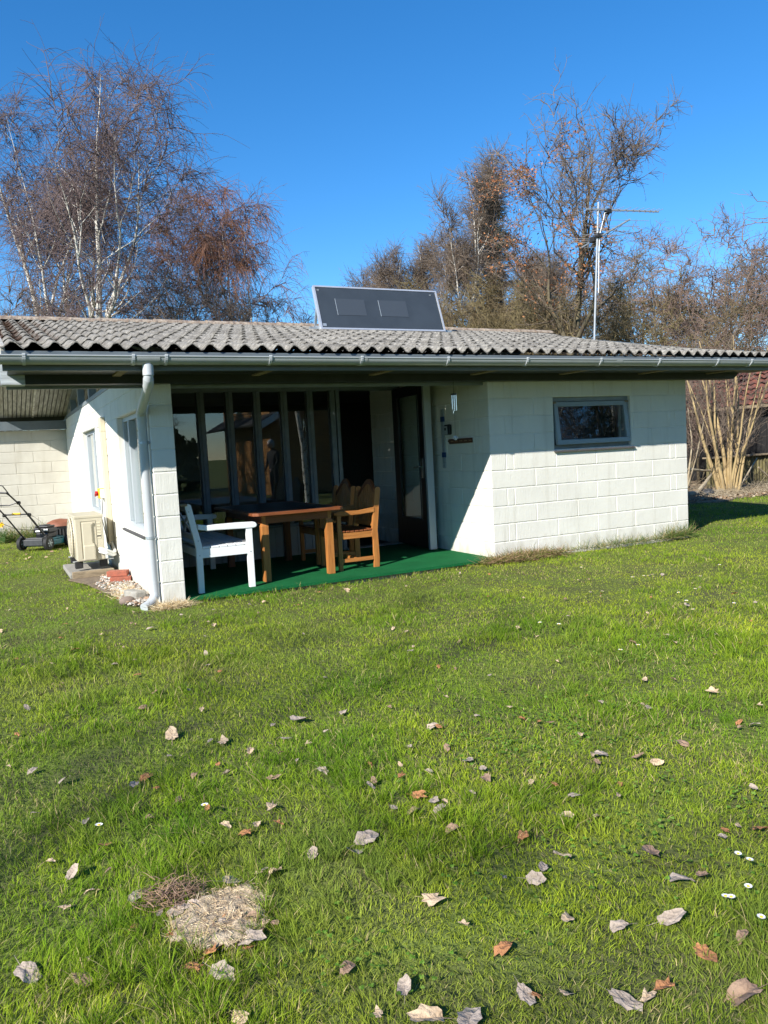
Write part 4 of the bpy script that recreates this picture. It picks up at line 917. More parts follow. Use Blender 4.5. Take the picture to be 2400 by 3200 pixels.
def tree(name, label, loc, seed, H=13, r0=.14, lean=(0, 0), n1=26, a1=.75, l1=.30, g1=.06, n2=9, g2=-.02, l2=.55, n3=10, l3=.8, g3=-.3, tw=.0055, n4=2, l4=.3, bark='bark_birch', twig='twig_purple',
         group=None, t1=.22, stems=1, wig=.06, k3=5, peak=.35, cat='tree', fork=0, lead=0, lt=(.3, .6), la=.42, lr1=.5):
    r = np.random.default_rng(seed); root = thing(name, label, cat, loc, group)
    trunk = A0(); crown = A0(); P = np.zeros((stems, 3)); D = np.tile(np.array([lean[0], lean[1], 1.]), (stems, 1))
    if stems > 1: D[:, :2] += r.normal(0, .16 if fork == 0 else fork, (stems, 2)); P[:, :2] = r.normal(0, .18, (stems, 2))
    L = np.full(stems, H)*r.uniform(.8, 1, stems) if stems > 1 else np.array([H*1.])
    K = 16; tp = grow(r, P, D, L, K, wig*.75, .03); TR = np.full(stems, r0)[:, None]*(np.linspace(1, .05, K)**1.15)[None]; tubes(tp, TR, 9, trunk)
    if lead:
        p, d, rr, t, idx = spawn(r, tp, TR, lead, lt[0], lt[1], la, .12); d[:, 2] = np.abs(d[:, 2])
        q = grow(r, p, d, H*(1-t)*r.uniform(.75, 1.0, len(t)), K, wig*1.3, .055); QR = (rr*.72)[:, None]*(np.linspace(1, .06, K)**1.25)[None]; tubes(q, QR, 8, trunk)
        zt = t
        tp = np.concatenate([tp, q]); TR = np.concatenate([TR, QR])
    p, d, rr, t, idx = spawn(r, tp, TR, n1, 0.0, .99, a1, up=.6); fz = p[:, 2]/H; keep = fz > t1; p, d, rr, fz = p[keep], d[keep], rr[keep], fz[keep]; N1 = len(fz)
    d[:, 2] = np.abs(d[:, 2])*.8+.15
    LL = H*l1*(1.05-np.abs(fz-peak)/max(peak, 1-peak)*.75)*r.uniform(.55, 1.2, N1)
    if lead: LL *= .8
    K1 = 9; b1 = grow(r, p, d, LL, K1, wig*2.6, g1); R1 = rad(np.minimum(rr*lr1, .04*H/13), K1, .16); tubes(b1, R1, 6, trunk)
    if n2:
        p, d, rr, t, idx = spawn(r, b1, R1, n2, .15, 1, .7, .25); LL2 = LL[idx]*l2*r.uniform(.4, 1.2, len(t))*(1.1-.5*t)
        K2 = 6; b2 = grow(r, p, d, LL2, K2, wig*3, g2); R2 = rad(np.maximum(rr*.55, tw*1.8), K2, .35); tubes(b2, R2, 4, crown)
        p, d, rr, t, idx = spawn(r, b2, R2, n3, .05, 1, .7, .3); LL3 = l3*r.uniform(.3, 1.2, len(t))
        b3 = grow(r, p, d, LL3, k3, wig*2.4, g3*r.uniform(.3, 1.4, len(t))); R3 = rad(np.full(len(t), tw), k3, .45); tubes(b3, R3, 3, crown)
        if n4:
            p, d, rr, t, idx = spawn(r, b3, R3, n4, .1, .95, .7, .3); LL4 = l4*r.uniform(.4, 1.2, len(t))
            b4 = grow(r, p, d, LL4, 3, wig*2.4, g3*.7); R4 = rad(np.full(len(t), tw*.7), 3, .5); tubes(b4, R4, 3, crown)
    finish(trunk, 'trunk', M[bark], root); finish(crown, 'crown', M[twig], root)
    return root, (b3 if n2 else b1)
def put(src, loc, rz, s, label, group=None):
    c = copy_tree(src); c.location = loc; c.rotation_euler = (0, 0, rz); c.scale = (s, s, s); tag(c, label, None, group); return c
G1 = 'bare birches behind the left half of the roof'
bA, _ = tree('birch_tree', 'tall bare birch with forked white trunk nearest the left edge of the photo', (-3.2, 17.4, 0), 11, H=12.4, r0=.13, lean=(-.01, .0), n1=14, a1=.8, l1=.24, lead=3, lt=(.15, .45), la=.28, group=G1, n3=6, tw=.0065, l3=1.0, g3=-.33, t1=.25)
bB, _ = tree('birch_tree', 'slender bare birch between the two tall left birches', (-2.3, 19.2, 0), 15, H=10.4, r0=.11, lean=(.0, .0), n1=20, a1=.8, l1=.20, lead=1, group=G1, n3=6, tw=.0065, l3=.9, g3=-.3, t1=.25)
bC, _ = tree('birch_tree', 'largest bare birch with drooping purple twigs left of the ridge centre', (-2.45, 15.5, 0), 24, H=11.3, r0=.17, lean=(.03, 0), n1=12, a1=.85, l1=.31, lead=4, lt=(.3, .6), la=.5, g1=.06, group=G1, n2=8, n3=6, tw=.0065, l3=1.25, g3=-.34, peak=.5, t1=.3)
bD, _ = tree('birch_tree', 'reddish brown bare birch with hanging twigs left of the solar panel', (3.4, 18.7, 0), 31, H=10.4, r0=.12, n1=13, a1=.8, l1=.24, lead=5, lt=(.2, .6), la=.38, g1=.06, twig='twig_red', group=G1, n3=8, l3=1.4, g3=-.5, peak=.55, t1=.25, tw=.007, n2=7)
G2 = 'bare birches behind the right half of the roof'
bE, _ = tree('birch_tree', 'tallest grey brown birch just right of the solar panel', (9.55, 15.3, 0), 41, H=10.4, r0=.10, n1=18, l1=.20, a1=.6, g1=.11, lead=3, lt=(.25, .6), la=.28, twig='twig_grey', group=G2, n2=8, n3=5, tw=.007, l3=.7, g3=.03, peak=.35, t1=.2, wig=.07)
for k, (x, y, s_, rz, lb) in enumerate(((9.3, 18.2, .86, 1.2, 'birch of the right group, directly above the upper right panel corner'), (8.0, 18.6, .76, 2.6, 'shortest leftmost birch of the right group above the solar panel'), (11.4, 15.4, .86, 4.1, 'birch with pale leaning trunk beside the dark spruce'),
        (10.3, 19.2, .84, 5.3, 'birch half hidden behind the tallest right birch'), (8.7, 17.2, .78, 3.5, 'second birch from the left in the right group'), (10.4, 13.6, .70, .5, 'lower birch in front of the spruce'), (13.4, 15.5, .78, 2.2, 'birch seen between the spruce and the oak'), (7.3, 20.4, .66, 5.9, 'small far birch behind the panel'))):
    put(bE, (x, y, 0), rz, s_, lb, G2)
put(bE, (11.3, 12.8, 0), 2.9, .70, 'low birch between the spruce and the oak leaves', G2)
# oak with clinging brown leaves
oak, tips = tree('oak_tree', 'gnarled bare oak with clinging brown leaves behind the aerial', (7.5, 9.3, 0), 55, H=9.1, r0=.17, lean=(.02, .0), n1=8, l1=.40, a1=.8, g1=.10, lead=5, lt=(.35, .62), la=.55, n2=7, g2=.06, n3=6, l3=.5, g3=.03, tw=.0065, n4=1, l4=.25,
                 bark='bark_oak', twig='twig_grey', wig=.10, t1=.33, peak=.45, lr1=.6)
def leaves_on(root, tips, n, sel, name, cols, size=(.022, .045), seed=1):
    r = np.random.default_rng(seed); e = tips.reshape(-1, 3); e = e[sel(e)]
    cl = e[r.integers(0, len(e), n//7)]; c = np.repeat(cl, 7, 0)+r.normal(0, .09, (len(cl)*7, 3)); n = len(c)
    a = nrm(r.normal(size=(n, 3))); b = nrm(np.cross(a, r.normal(size=(n, 3)))); s = r.uniform(*size, n)[:, None]
    cr = np.cross(a, b)*s*.25
    V = np.stack([c-a*s, c+b*s*.5+cr, c+a*s, c-b*s*.5+cr], 1).reshape(-1, 3); Q = np.arange(n*4).reshape(n, 4)
    cc = np.repeat(np.array(cols)[r.integers(0, len(cols), n)]*r.uniform(.7, 1.25, (n, 1)), 4, 0)
    o = npmesh(name, V, Q, cols=cc, m=M['leafcol']); o.parent = root; return o
leaves_on(oak, tips, 2300, lambda e: (e[:, 2] > 3.2) & (e[:, 2] < 8.0) & (e[:, 0]*.89-e[:, 1]*.45+np.sin(e[:, 2]*2.1)*.7 < .45+.5*(e[:, 2] < 5.8)), 'leaves', [(.36, .15, .06), (.28, .11, .05), (.42, .2, .09)])
# spruce
def spruce(loc, H, label):
    r = np.random.default_rng(77); root = thing('spruce_tree', label, 'tree', loc); tr = A0(); K = 8
    tp = grow(r, np.zeros((1, 3)), np.array([[0, 0, 1.]]), np.array([H]), K, .01, 0); TR = rad(np.array([.16]), K, .1); tubes(tp, TR, 8, tr); finish(tr, 'trunk', M['bark_oak'], root)
    p, d, rr, t, i = spawn(r, tp, TR, 150, .15, .99, 1.5, .12); L = (1.9*(1-t)+.25)*r.uniform(.6, 1.2, len(t)); b = grow(r, p, d, L, 7, .1, -.05); br = A0(); tubes(b, rad(np.full(len(t), .012), 7, .3), 3, br)
    p, d, rr, t, i = spawn(r, b, rad(np.full(len(b), .01), 7, .4), 20, .15, 1, .9, .3); b2 = grow(r, p, d, r.uniform(.15, .5, len(t)), 3, .12, -.1); tubes(b2, rad(np.full(len(t), .012), 3, .5), 3, br)
    p, d, rr, t, i = spawn(r, b2, rad(np.full(len(b2), .01), 3, .4), 7, .05, 1, .8, .3); b3 = grow(r, p, d, r.uniform(.05, .12, len(t)), 2, .1, 0); tubes(b3, rad(np.full(len(t), .008), 2, .5), 3, br)
    finish(br, 'crown', mat('spruce_needles', (.035, .055, .022), .8, col2=(.07, .065, .03), vscale=1.4), root); return root
spr = spruce((12.2, 16.6, 0), 10.2, 'dark green spruce among the bare birches on the right')
# right side scrubby trees
G3 = 'tangled bare thorn trees at the right edge'
tA, _ = tree('thorn_tree', 'tangled bare tree rising from behind the shed at the right edge', (17.2, 11.1, 0), 61, H=8.3, r0=.10, stems=3, fork=.28, n1=15, l1=.36, a1=.9, g1=.05, n2=8, g2=.03, n3=5, l3=.6, g3=.0, tw=.0075, n4=1, l4=.25, bark='bark_oak', twig='twig_pink', wig=.13, t1=.2, group=G3, peak=.5)
put(tA, (11.3, 7.2, 0), .9, .42, 'low tangled thorn bush in front of the red roofed shed', G3)
put(tA, (10.4, 8.6, 0), 2.9, .45, 'second low thorn bush in front of the red roofed shed', G3)
put(tA, (18.3, 15.2, 0), 1.9, 1.15, 'bare tangled tree just right of the aerial mast', G3)
put(tA, (20.1, 13.3, 0), 3.4, 1.15, 'bare tangled tree behind the far right roof end', G3)
put(tA, (10.6, 10.8, 0), 4.6, .72, 'low tangled tree below the oak branches', G3)
put(tA, (21.7, 19.4, 0), 5.4, 1.3, 'hazy tangled tree in the gap right of the oak', G3)
# mossy undergrowth between the birches
G4 = 'bushes showing over the ridge'
bu, _ = tree('bush', 'brushy bare bush over the ridge under the reddish birch', (1.6, 16.0, 0), 71, H=6.2, r0=.05, stems=7, fork=.25, n1=9, l1=.26, a1=.5, g1=.1, n2=6, g2=.05, n3=4, l3=.7, g3=.04, tw=.007, n4=1, l4=.2, bark='bark_oak', twig='twig_grey', wig=.09, t1=.3, group=G4, cat='bush', peak=.5)
for k, (x, y, s, rz, lb) in enumerate(((-4.6, 15.5, .95, 1, 'bare bush over the ridge at the far left edge'), (-1.4, 17.5, .95, 2, 'bare bush over the ridge below the largest birch'), (.2, 15.2, 1.0, 3, 'dense bare bush between the largest and the reddish birch'),
                                       (3.4, 17.0, .9, 4, 'bare bush over the ridge right below the reddish birch'), (4.6, 20.5, .75, 5, 'low pale bush just left of the solar panel'), (-3.4, 21, .9, .5, 'far bush between the two leftmost birches'))):
    put(bu, (x, y, 0), rz, s, lb, G4)
bo, _ = tree('bush', 'mossy olive bush at the foot of the oak over the roof', (8.4, 10.6, 0), 73, H=5.6, r0=.05, stems=8, fork=.3, n1=10, l1=.3, a1=.6, g1=.06, n2=7, g2=.03, n3=5, l3=.55, g3=.0, tw=.0075, n4=1, l4=.25, bark='bark_oak', twig='twig_olive', wig=.12, t1=.2, group=G4, cat='bush', peak=.5)
for k, (x, y, s, rz, lb) in enumerate(((9.6, 12.4, 1.1, 1, 'olive bush between the spruce and the oak'), (7.9, 13.2, 1.05, 2, 'olive brown bush just right of the solar panel'), (10.6, 9.0, .9, 3, 'olive bush right of the oak trunk'), (18.6, 18.4, 1.45, 4, 'olive bush seen right of the aerial mast'),
                                       (21.4, 15.5, 1.4, 5.2, 'olive bush over the right end of the roof'), (23.6, 13.3, 1.45, .4, 'olive bush at the right picture edge above the gutter'), (11.0, 14.8, 1.1, 2.9, 'far olive bush beneath the spruce'))):
    put(bo, (x, y, 0), rz, s, lb, G4)
# ------------------------------------------------------------------ hazel clump, fence, shed
def stems(name, label, loc, seed, n, H, r0, spread, m, twig, cat='shrub', n2=10):
    r = np.random.default_rng(seed); root = thing(name, label, cat, loc); tr = A0(); cr = A0(); P = np.zeros((n, 3)); a = r.uniform(0, 6.28, n); q = np.sqrt(r.uniform(0, 1, n))
    P[:, 0] = np.cos(a)*q*.22; P[:, 1] = np.sin(a)*q*.2; D = np.stack([np.cos(a)*q*spread, np.sin(a)*q*spread, np.ones(n)], 1); K = 12
    pts = grow(r, P, D, H*r.uniform(.7, 1.1, n), K, .05, .0); R = (r0*r.uniform(.45, 1.1, n))[:, None]*np.linspace(1, .25, K)[None]; tubes(pts, R, 8, tr)
    p, d, rr, t, i = spawn(r, pts, R, n2, .25, 1, .6, .25); b = grow(r, p, d, r.uniform(.3, 1.3, len(t)), 6, .14, .05); RR = rad(np.minimum(rr*.5, .008), 6, .3); tubes(b, RR, 4, cr)
    p, d, rr, t, i = spawn(r, b, RR, 5, .2, 1, .6, .3); b = grow(r, p, d, r.uniform(.1, .5, len(t)), 4, .15, .03); tubes(b, rad(np.full(len(t), .0035), 4, .5), 3, cr)
    finish(tr, 'trunk', M[m], root); finish(cr, 'crown', M[twig], root)
stems('hazel_shrub', 'pale yellow many stemmed hazel clump in front of the post fence', (9.15, 4.45, 0), 5, 15, 3.3, .045, .20, 'hazel', 'twig_grey', n2=11)
stems('hazel_shrub', 'thin pale two stemmed shrub right against the house corner', (7.75, 4.6, 0), 9, 4, 2.6, .035, .30, 'dead_wood', 'twig_grey', n2=8)
fe = thing('post_fence', 'low fence of mossy round posts beyond the hazel clump', 'fence', (9.95, 5.66, 0))
x = 9.95; k = 0
while x < 12.3:
    mb = MB(); y = 5.66+random.uniform(-.01, .01); h = .70+random.uniform(-.02, .02); mb.tube([(x, y, -.05), (x, y, h)], .06 if k == 0 else .045, 9); mb.build('post', M['fence'], fe, smooth=True); x += .105; k += 1
mb = MB(); mb.box((9.9, 5.54, .70), (12.3, 5.80, .735)); mb.build('rail', M['timber'], fe, bevel=.005)
sh = thing('garden_shed', 'black boarded shed with a mossy red tile roof beyond the fence', 'shed', (12.5, 9.0, 0))
mb = MB(); sx0, sx1, sy0 = 8.5, 19.0, 7.6
mb.box((sx0, sy0, 0), (sx1, sy0+3.4, 1.98)); x = sx0
while x < sx1: mb.box((x, sy0-.02, 0), (x+.035, sy0-.001, 1.98)); x += .16
mb.prism([(sy0, 1.98), (sy0+3.4, 1.98), (sy0+1.7, 2.95)], sx0, sx1, 'YZ')
mb.build('wall', M['blackwood'], sh)
V = []; Q = []; nx = 440; rows = 8; sl_ = (3.08-1.95)/(1.95)
for side in (0, 1):
    for r_ in range(rows):
        base = len(V)
        for (t, dz) in ((r_/rows, .03), ((r_+1)/rows, .0)):
            for i in range(nx+1):
                x = sx0-.3+(sx1-sx0+.6)*i/nx; yy = sy0-.3+2.0*t; z = 1.93+1.12*t+dz+.018*math.cos(2*math.pi*x/.21)+.006*math.sin(x*9+r_*3)
                V.append((x, yy if side == 0 else 2*(sy0+1.7)-yy, z))
        for i in range(nx): a = base+i; Q.append((a, a+1, a+nx+2, a+nx+1))
npmesh('roof', V, np.array(Q), m=M['tile_red'], parent=sh, smooth=False)
sh.rotation_euler = (0, 0, math.radians(-92)); sh.location = (13.7, 8.7, 0)
mb = MB(); mb.box((sx0-.3, sy0-.32, 1.86), (sx1+.3, sy0-.26, 1.93)); mb.build('eaves_board', M['timber'], sh)
mb = MB(); mb.tube([(sx0-.3, sy0+1.7, 3.07), (sx1+.3, sy0+1.7, 3.07)], .07, 10); mb.build('ridge', M['tile_red'], sh)
# logs and dead branches by the fence
def branch(pts, r, label, name='fallen_branch'):
    tag(MB().tube(pts, [r*(1-.55*i/(len(pts)-1)) for i in range(len(pts))], 8).build(name, M['dead_wood'], None, smooth=True), label, 'branch', 'branches lying by the fence')
branch([(7.2, 4.3, .55), (8.1, 4.5, .56), (8.7, 4.7, .50), (9.7, 4.9, .46)], .035, 'long pale branch propped level in front of the hazel')
branch([(7.8, 4.1, .10), (8.4, 4.4, .28), (9.0, 4.7, .50)], .045, 'thick broken branch slanting up to the fence')
branch([(7.3, 3.9, .10), (8.0, 4.2, .10), (8.9, 4.4, .06)], .06, 'thick log lying on the litter beside the house corner')
branch([(9.7, 4.6, .12), (10.1, 4.7, .40), (10.5, 4.8, .68)], .03, 'pale branch leaning up right of the hazel')
branch([(9.9, 4.3, .50), (10.3, 4.3, .22), (10.7, 4.3, .05)], .022, 'thin pale stick leaning down right of the hazel')
branch([(10.2, 4.1, .05), (11.0, 4.4, .28), (11.9, 4.8, .45)], .02, 'thin stick at the right picture edge')
mb = MB(); mb.sphere((0, 0, 0), 1, 6, (.16, .13, .10)); o = mb.build('tree_stump', M['dkgrey'], None); o.location = (8.05, 4.05, .08); tag(o, 'small dark charred stump among the branches', 'stump')
# leaf litter ground beyond the lawn
mb = MB(); n = 40; pts = [(3.2, 30)]+[(3.2+i*.5, 3.55+.25*math.sin(i*1.3)+.12*math.sin(i*3.1)-.02*i) for i in range(n)]+[(24, 30)]
mb.prism(pts, -.03, .006, 'XY'); tag(mb.build('leaf_litter_ground', mat('leaf_litter', (.30, .22, .14), .95, col2=(.12, .085, .05), vscale=16, bump=.03, bscale=25), None), kind='structure')
def litter():
    r = np.random.default_rng(9); n = 5200; acc = A0(); P = np.stack([r.uniform(3.2, 15, n), 3.5+r.exponential(.9, n), r.uniform(0, .10, n)], 1)
    D = r.normal(size=(n, 3)); D[:, 2] *= .35; b = grow(r, P, D, r.uniform(.05, .45, n), 4, .15, 0); tubes(b, rad(r.uniform(.002, .006, n), 4, .4), 3, acc)
    o = npmesh('brushwood', np.concatenate(acc['V']), np.concatenate(acc['Q']), m=M['dead_wood']); tag(o, 'scattered twigs and litter beneath the hazel', 'brushwood', kind='stuff')
    n = 6000; c = np.stack([r.uniform(3.2, 14, n), 3.4+r.exponential(.8, n), r.uniform(.0, .05, n)], 1); a = nrm(r.normal(size=(n, 3))*np.array([1, 1, .4])); b = nrm(np.cross(a, r.normal(size=(n, 3)))); s = r.uniform(.015, .04, n)[:, None]
    V = np.stack([c-a*s, c+b*s*.6, c+a*s, c-b*s*.6], 1).reshape(-1, 3); cc = np.repeat(np.array([(.33, .24, .15), (.24, .15, .09), (.45, .38, .28)])[r.integers(0, 3, n)], 4, 0)
    tag(npmesh('leaf_litter', V, np.arange(n*4).reshape(n, 4), cols=cc, m=M['leafcol']), 'brown leaf litter beneath the hazel and fence', 'leaf litter', kind='stuff')
litter()

# ------------------------------------------------------------------ grass
class VN:   # cheap value noise
    def __init__(s, seed): s.t = np.random.default_rng(seed).random((256, 256))
    def __call__(s, x, y, f):
        x = x*f+100; y = y*f+100; i = np.floor(x).astype(int); j = np.floor(y).astype(int); u = x-i; v = y-j; u = u*u*(3-2*u); v = v*v*(3-2*v)
        g = lambda a, b: s.t[a % 256, b % 256]
        return (g(i, j)*(1-u)+g(i+1, j)*u)*(1-v)+(g(i, j+1)*(1-u)+g(i+1, j+1)*u)*v
vn = [VN(k) for k in range(8)]
SP = np.array([-4.425, -5.03])
def strawmask(x, y):   # 1 inside the bare straw patch
    a = ((x-SP[0])*.80+(y-SP[1])*.6)/.118; b = (-(x-SP[0])*.6+(y-SP[1])*.8)/.105
    d = a*a+b*b + (vn[5](x, y, 14)-.5)*1.7 + (vn[1](x, y, 40)-.5)*.5; return d
def lawn_ok(x, y):
    ok = ~((x > XL-.02) & (x < 3.0) & (y > -.035))
    edge = XL-.24-.12*np.clip(y, 0, 1)-.05*np.sin(y*5); ok &= ~((x > edge) & (y > .02) & (y < 2.5) & (x < XL+.1))
    ok &= ~((x > -4.22) & (x < -3.6) & (y > 2.3) & (y < 3.6)); ok &= ~((y > 8.6) & (x < 3)); ok &= ~((x < 3.2) & (x > XL) & (y > 0))
    ok &= ~((x > 3.0) & (y > 3.55+.25*np.sin((x-3.2)/.5*1.3)))
    return ok
def grass(name, N, dfun, thmax, hscale, seed, wbase, label, mode='lawn'):
    r = np.random.default_rng(seed); d0, d1, pw = dfun
    u = r.random(N); e = 2-pw; d = (d0**e+u*(d1**e-d0**e))**(1/e)
    # bearing of the view in the plane is 26.4 deg right of +Y
    th = r.uniform(-thmax, thmax, N)+(.4607-0.0); x = CAM.x+d*np.sin(th); y = CAM.y+d*np.cos(th)
    tcx = .085; gx = np.floor(x/tcx); gy = np.floor(y/tcx); h1 = np.sin(gx*127.1+gy*311.7)*43758.5453; h1 -= np.floor(h1); h2 = np.sin(gx*269.5+gy*183.3)*43758.5453; h2 -= np.floor(h2)
    h3 = np.sin(gx*419.2+gy*371.9)*43758.5453; h3 -= np.floor(h3)
    cx = (gx+.2+.6*h1)*tcx; cy = (gy+.2+.6*h2)*tcx
    strong = np.clip((vn[0](x, y, 2.2)-.45)*4, 0, 1)
    pull = .35*strong*h3; x = x+(cx-x)*pull; y = y+(cy-y)*pull
    ok = lawn_ok(x, y); sm = strawmask(x, y); ok &= (sm > 1) | (r.random(N) < .04)
    x, y, d, cx, cy, h3, strong, sm = [a[ok] for a in (x, y, d, cx, cy, h3, strong, sm)]; N = len(x)
    big = vn[1](x, y, .9); fine = vn[2](x, y, 5)
    rad_ = np.stack([x-cx, y-cy], 1)/.05
    edgeb = np.exp(-np.abs(y+.06)/.09)*(x < .1)*(x > -3.4)
    H = hscale*(.018+.020*big+.020*fine+.080*strong*h3*(.4+.6*fine)+.05*edgeb)*r.uniform(.45, 1.25, N)
    H *= np.where(d > 6, .72, 1.0); H *= 1+.5*(sm < 1.9)*h3
    wind = np.stack([vn[3](x, y, 3)-.5, vn[4](x, y, 3)-.5], 1)*2.0
    lean = rad_*.5+wind*.30+r.normal(0, .55, (N, 2)); 
    ln = np.linalg.norm(lean, axis=1, keepdims=True); lean = lean/np.maximum(ln, 1e-6)*np.minimum(ln, 1.5)
    w_ = (wbase*np.sqrt(np.maximum(d, 1.8)/2.2))*r.uniform(.6, 1.3, N)
    az = r.uniform(0, 6.283, N); side = np.stack([np.cos(az), np.sin(az), np.zeros(N)], 1)
    z0 = .012*np.sin(x*1.7+1)*np.cos(y*1.3)-.025; base = np.stack([x, y, z0], 1)
    def P(t): 
        q = base.copy(); q[:, :2] += lean*(H*t**1.7)[:, None]*.9; q[:, 2] += H*t*(1-.18*t*np.minimum(ln[:, 0], 1.5)); return q
    p0, p1, p2, p3 = P(0), P(.4), P(.75), P(1.0); s = side*w_[:, None]/2
    V = np.stack([p0-s, p0+s, p1-s*.95, p1+s*.95, p2-s*.65, p2+s*.65, p3], 1)
    I = np.arange(N)*7; Q = np.concatenate([np.stack([I, I+1, I+3, I+2], 1), np.stack([I+2, I+3, I+5, I+4], 1)]); T = np.stack([I+4, I+5, I+6], 1)
    # species and age colours
    c0 = np.array([.155, .285, .014]); c1 = np.array([.39, .46, .030]); c2 = np.array([.062, .17, .008]); straw = np.array([.58, .47, .22])
    k = np.clip(vn[6](x, y, .55)*1.25+vn[7](x, y, 2.5)*.7-.52+r.normal(0, .16, N), 0, 1)[:, None]
    col = c0*(1-k)+c1*k; dk = (np.clip(strong*h3*1.3+r.normal(0, .12, N), 0, 1)*.6)[:, None]; col = col*(1-dk)+c2*dk
    ys = (r.random(N) < (.045+.16*np.clip(vn[5](x, y, 1.3)-.45, 0, 1)*2+.5*np.exp(-np.maximum(sm-1, 0)*1.5)*.6))[:, None]; col = np.where(ys, straw*r.uniform(.5, 1.05, (N, 1)), col)
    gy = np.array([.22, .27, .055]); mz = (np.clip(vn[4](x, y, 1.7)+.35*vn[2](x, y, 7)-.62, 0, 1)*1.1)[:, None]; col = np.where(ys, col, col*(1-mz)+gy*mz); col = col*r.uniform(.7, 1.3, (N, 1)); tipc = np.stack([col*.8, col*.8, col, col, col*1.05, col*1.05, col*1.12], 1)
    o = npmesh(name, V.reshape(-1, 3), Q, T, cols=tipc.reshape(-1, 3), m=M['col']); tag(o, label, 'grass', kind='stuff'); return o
grass('grass', 560000, (1.35, 17, 1.55), .66, .80, 101, .0020, 'green lawn grass with tufts, moss and straw stems')
def flatpatch(name, cx, cy, sx, sy, n, hh, cols, label, seed, up=.35, wd=.0022, L=(.03, .09), rot=0, mask=None):
    r = np.random.default_rng(seed); x = r.normal(0, .5, n); y = r.normal(0, .5, n); q = x*x+y*y; x, y = x[q < 1.1], y[q < 1.1]; n = len(x)
    X = cx+x*sx*math.cos(rot)-y*sy*math.sin(rot); Y = cy+x*sx*math.sin(rot)+y*sy*math.cos(rot)
    if mask is not None: k = mask(X, Y); X, Y = X[k], Y[k]; n = len(X)
    D = r.normal(size=(n, 3)); D[:, 2] = np.abs(r.normal(0, up, n)); P = np.stack([X, Y, r.uniform(-.01, hh, n)], 1)
    b = grow(r, P, D, r.uniform(*L, n), 4, .22, -.05); sd = nrm(np.cross(nrm(b[:, -1]-b[:, 0]), r.normal(size=(n, 3))))*wd/2
    V = np.stack([b[:, 0]-sd, b[:, 0]+sd, b[:, 1]-sd, b[:, 1]+sd, b[:, 2]-sd*.8, b[:, 2]+sd*.8, b[:, 3]-sd*.3, b[:, 3]+sd*.3], 1).reshape(-1, 3); I = np.arange(n)*8
    Q = np.concatenate([np.stack([I+a, I+a+1, I+a+3, I+a+2], 1) for a in (0, 2, 4)])
    cc = np.repeat(np.array(cols)[r.integers(0, len(cols), n)]*r.uniform(.6, 1.2, (n, 1)), 8, 0)
    tag(npmesh(name, V, Q, cols=cc, m=M['col']), label, name.replace('_', ' '), kind='stuff')
ST = [(.85, .70, .44), (.74, .58, .34), (.6, .45, .26), (.90, .80, .56)]
def sand():
    r = np.random.default_rng(3); gx = np.linspace(-.34, .34, 90); X, Y = np.meshgrid(gx+SP[0], gx+SP[1], indexing='ij'); D = strawmask(X, Y); Z = -.008+.014*vn[3](X, Y, 30)-.02*np.clip(D-1.1, 0, 1)+.006*vn[2](X, Y, 90)
    I = np.arange(90*90).reshape(90, 90); Q = np.stack([I[:-1, :-1], I[1:, :-1], I[1:, 1:], I[:-1, 1:]], -1).reshape(-1, 4); k = (D.ravel() < 1.6)[Q].all(1)
    tag(npmesh('bare_earth_patch', np.stack([X, Y, Z], -1).reshape(-1, 3), Q[k], m=mat('sawdust_earth', (.62, .49, .32), .95, col2=(.26, .19, .12), vscale=30, bump=.006, bscale=160), smooth=True), kind='structure')
sand()
flatpatch('straw', SP[0]-.01, SP[1], .20, .25, 3400, .008, [(.86, .73, .49), (.78, .62, .38), (.62, .47, .29), (.38, .29, .21)], 'pale straw and wood shavings on a bare spot in the lawn', 201, .06, .0018, (.006, .034), -.6, lambda X, Y: strawmask(X, Y) < 1.7)
flatpatch('dry_grass', -.02+.35, -.14, .62, .15, 4200, .05, [(.40, .26, .15), (.30, .2, .12), (.5, .38, .2), (.2, .2, .05), (.12, .18, .03)], 'brown matted dry grass tuft at the foot of the front wall corner', 202, .5, .0035, (.05, .16))
flatpatch('dry_grass', -3.58, -.16, .20, .10, 1500, .02, ST, 'straw coloured dry grass at the foot of the white pillar', 203, .3, .003, (.04, .12))
flatpatch('dry_grass', -3.83, .9, .16, .6, 900, .03, ST, 'straw stems among the gravel by the side wall', 204, .25, .003, (.04, .10))
flatpatch('dry_grass', -4.535, -4.86, .10, .09, 420, .02, [(.45, .3, .18), (.3, .2, .15)], 'small brown dead tuft above the straw patch', 205, .3, .0025, (.03, .07))
flatpatch('weeds', 1.9, -.05, 1.1, .08, 900, .04, [(.10, .17, .03), (.4, .33, .15), (.16, .22, .05)], 'thin weeds growing along the foot of the front wall', 206, 1.2, .003, (.06, .16))
flatpatch('weeds', 2.75, -.06, .35, .10, 600, .05, [(.09, .16, .03), (.12, .2, .04), (.4, .33, .15)], 'taller weeds at the right corner of the front wall', 207, 1.4, .0035, (.10, .22))
flatpatch('weeds', -4.6, 8.4, 1.6, .2, 2200, .05, [(.09, .16, .03), (.12, .2, .04), (.35, .30, .13)], 'long grass growing against the cream wall', 208, 1.6, .006, (.12, .35))
flatpatch('weeds', 10.2, 3.2, 1.2, .35, 1400, .05, [(.05, .14, .02), (.08, .2, .03)], 'fresh green ground plants at the edge of the litter', 209, .8, .02, (.05, .16))

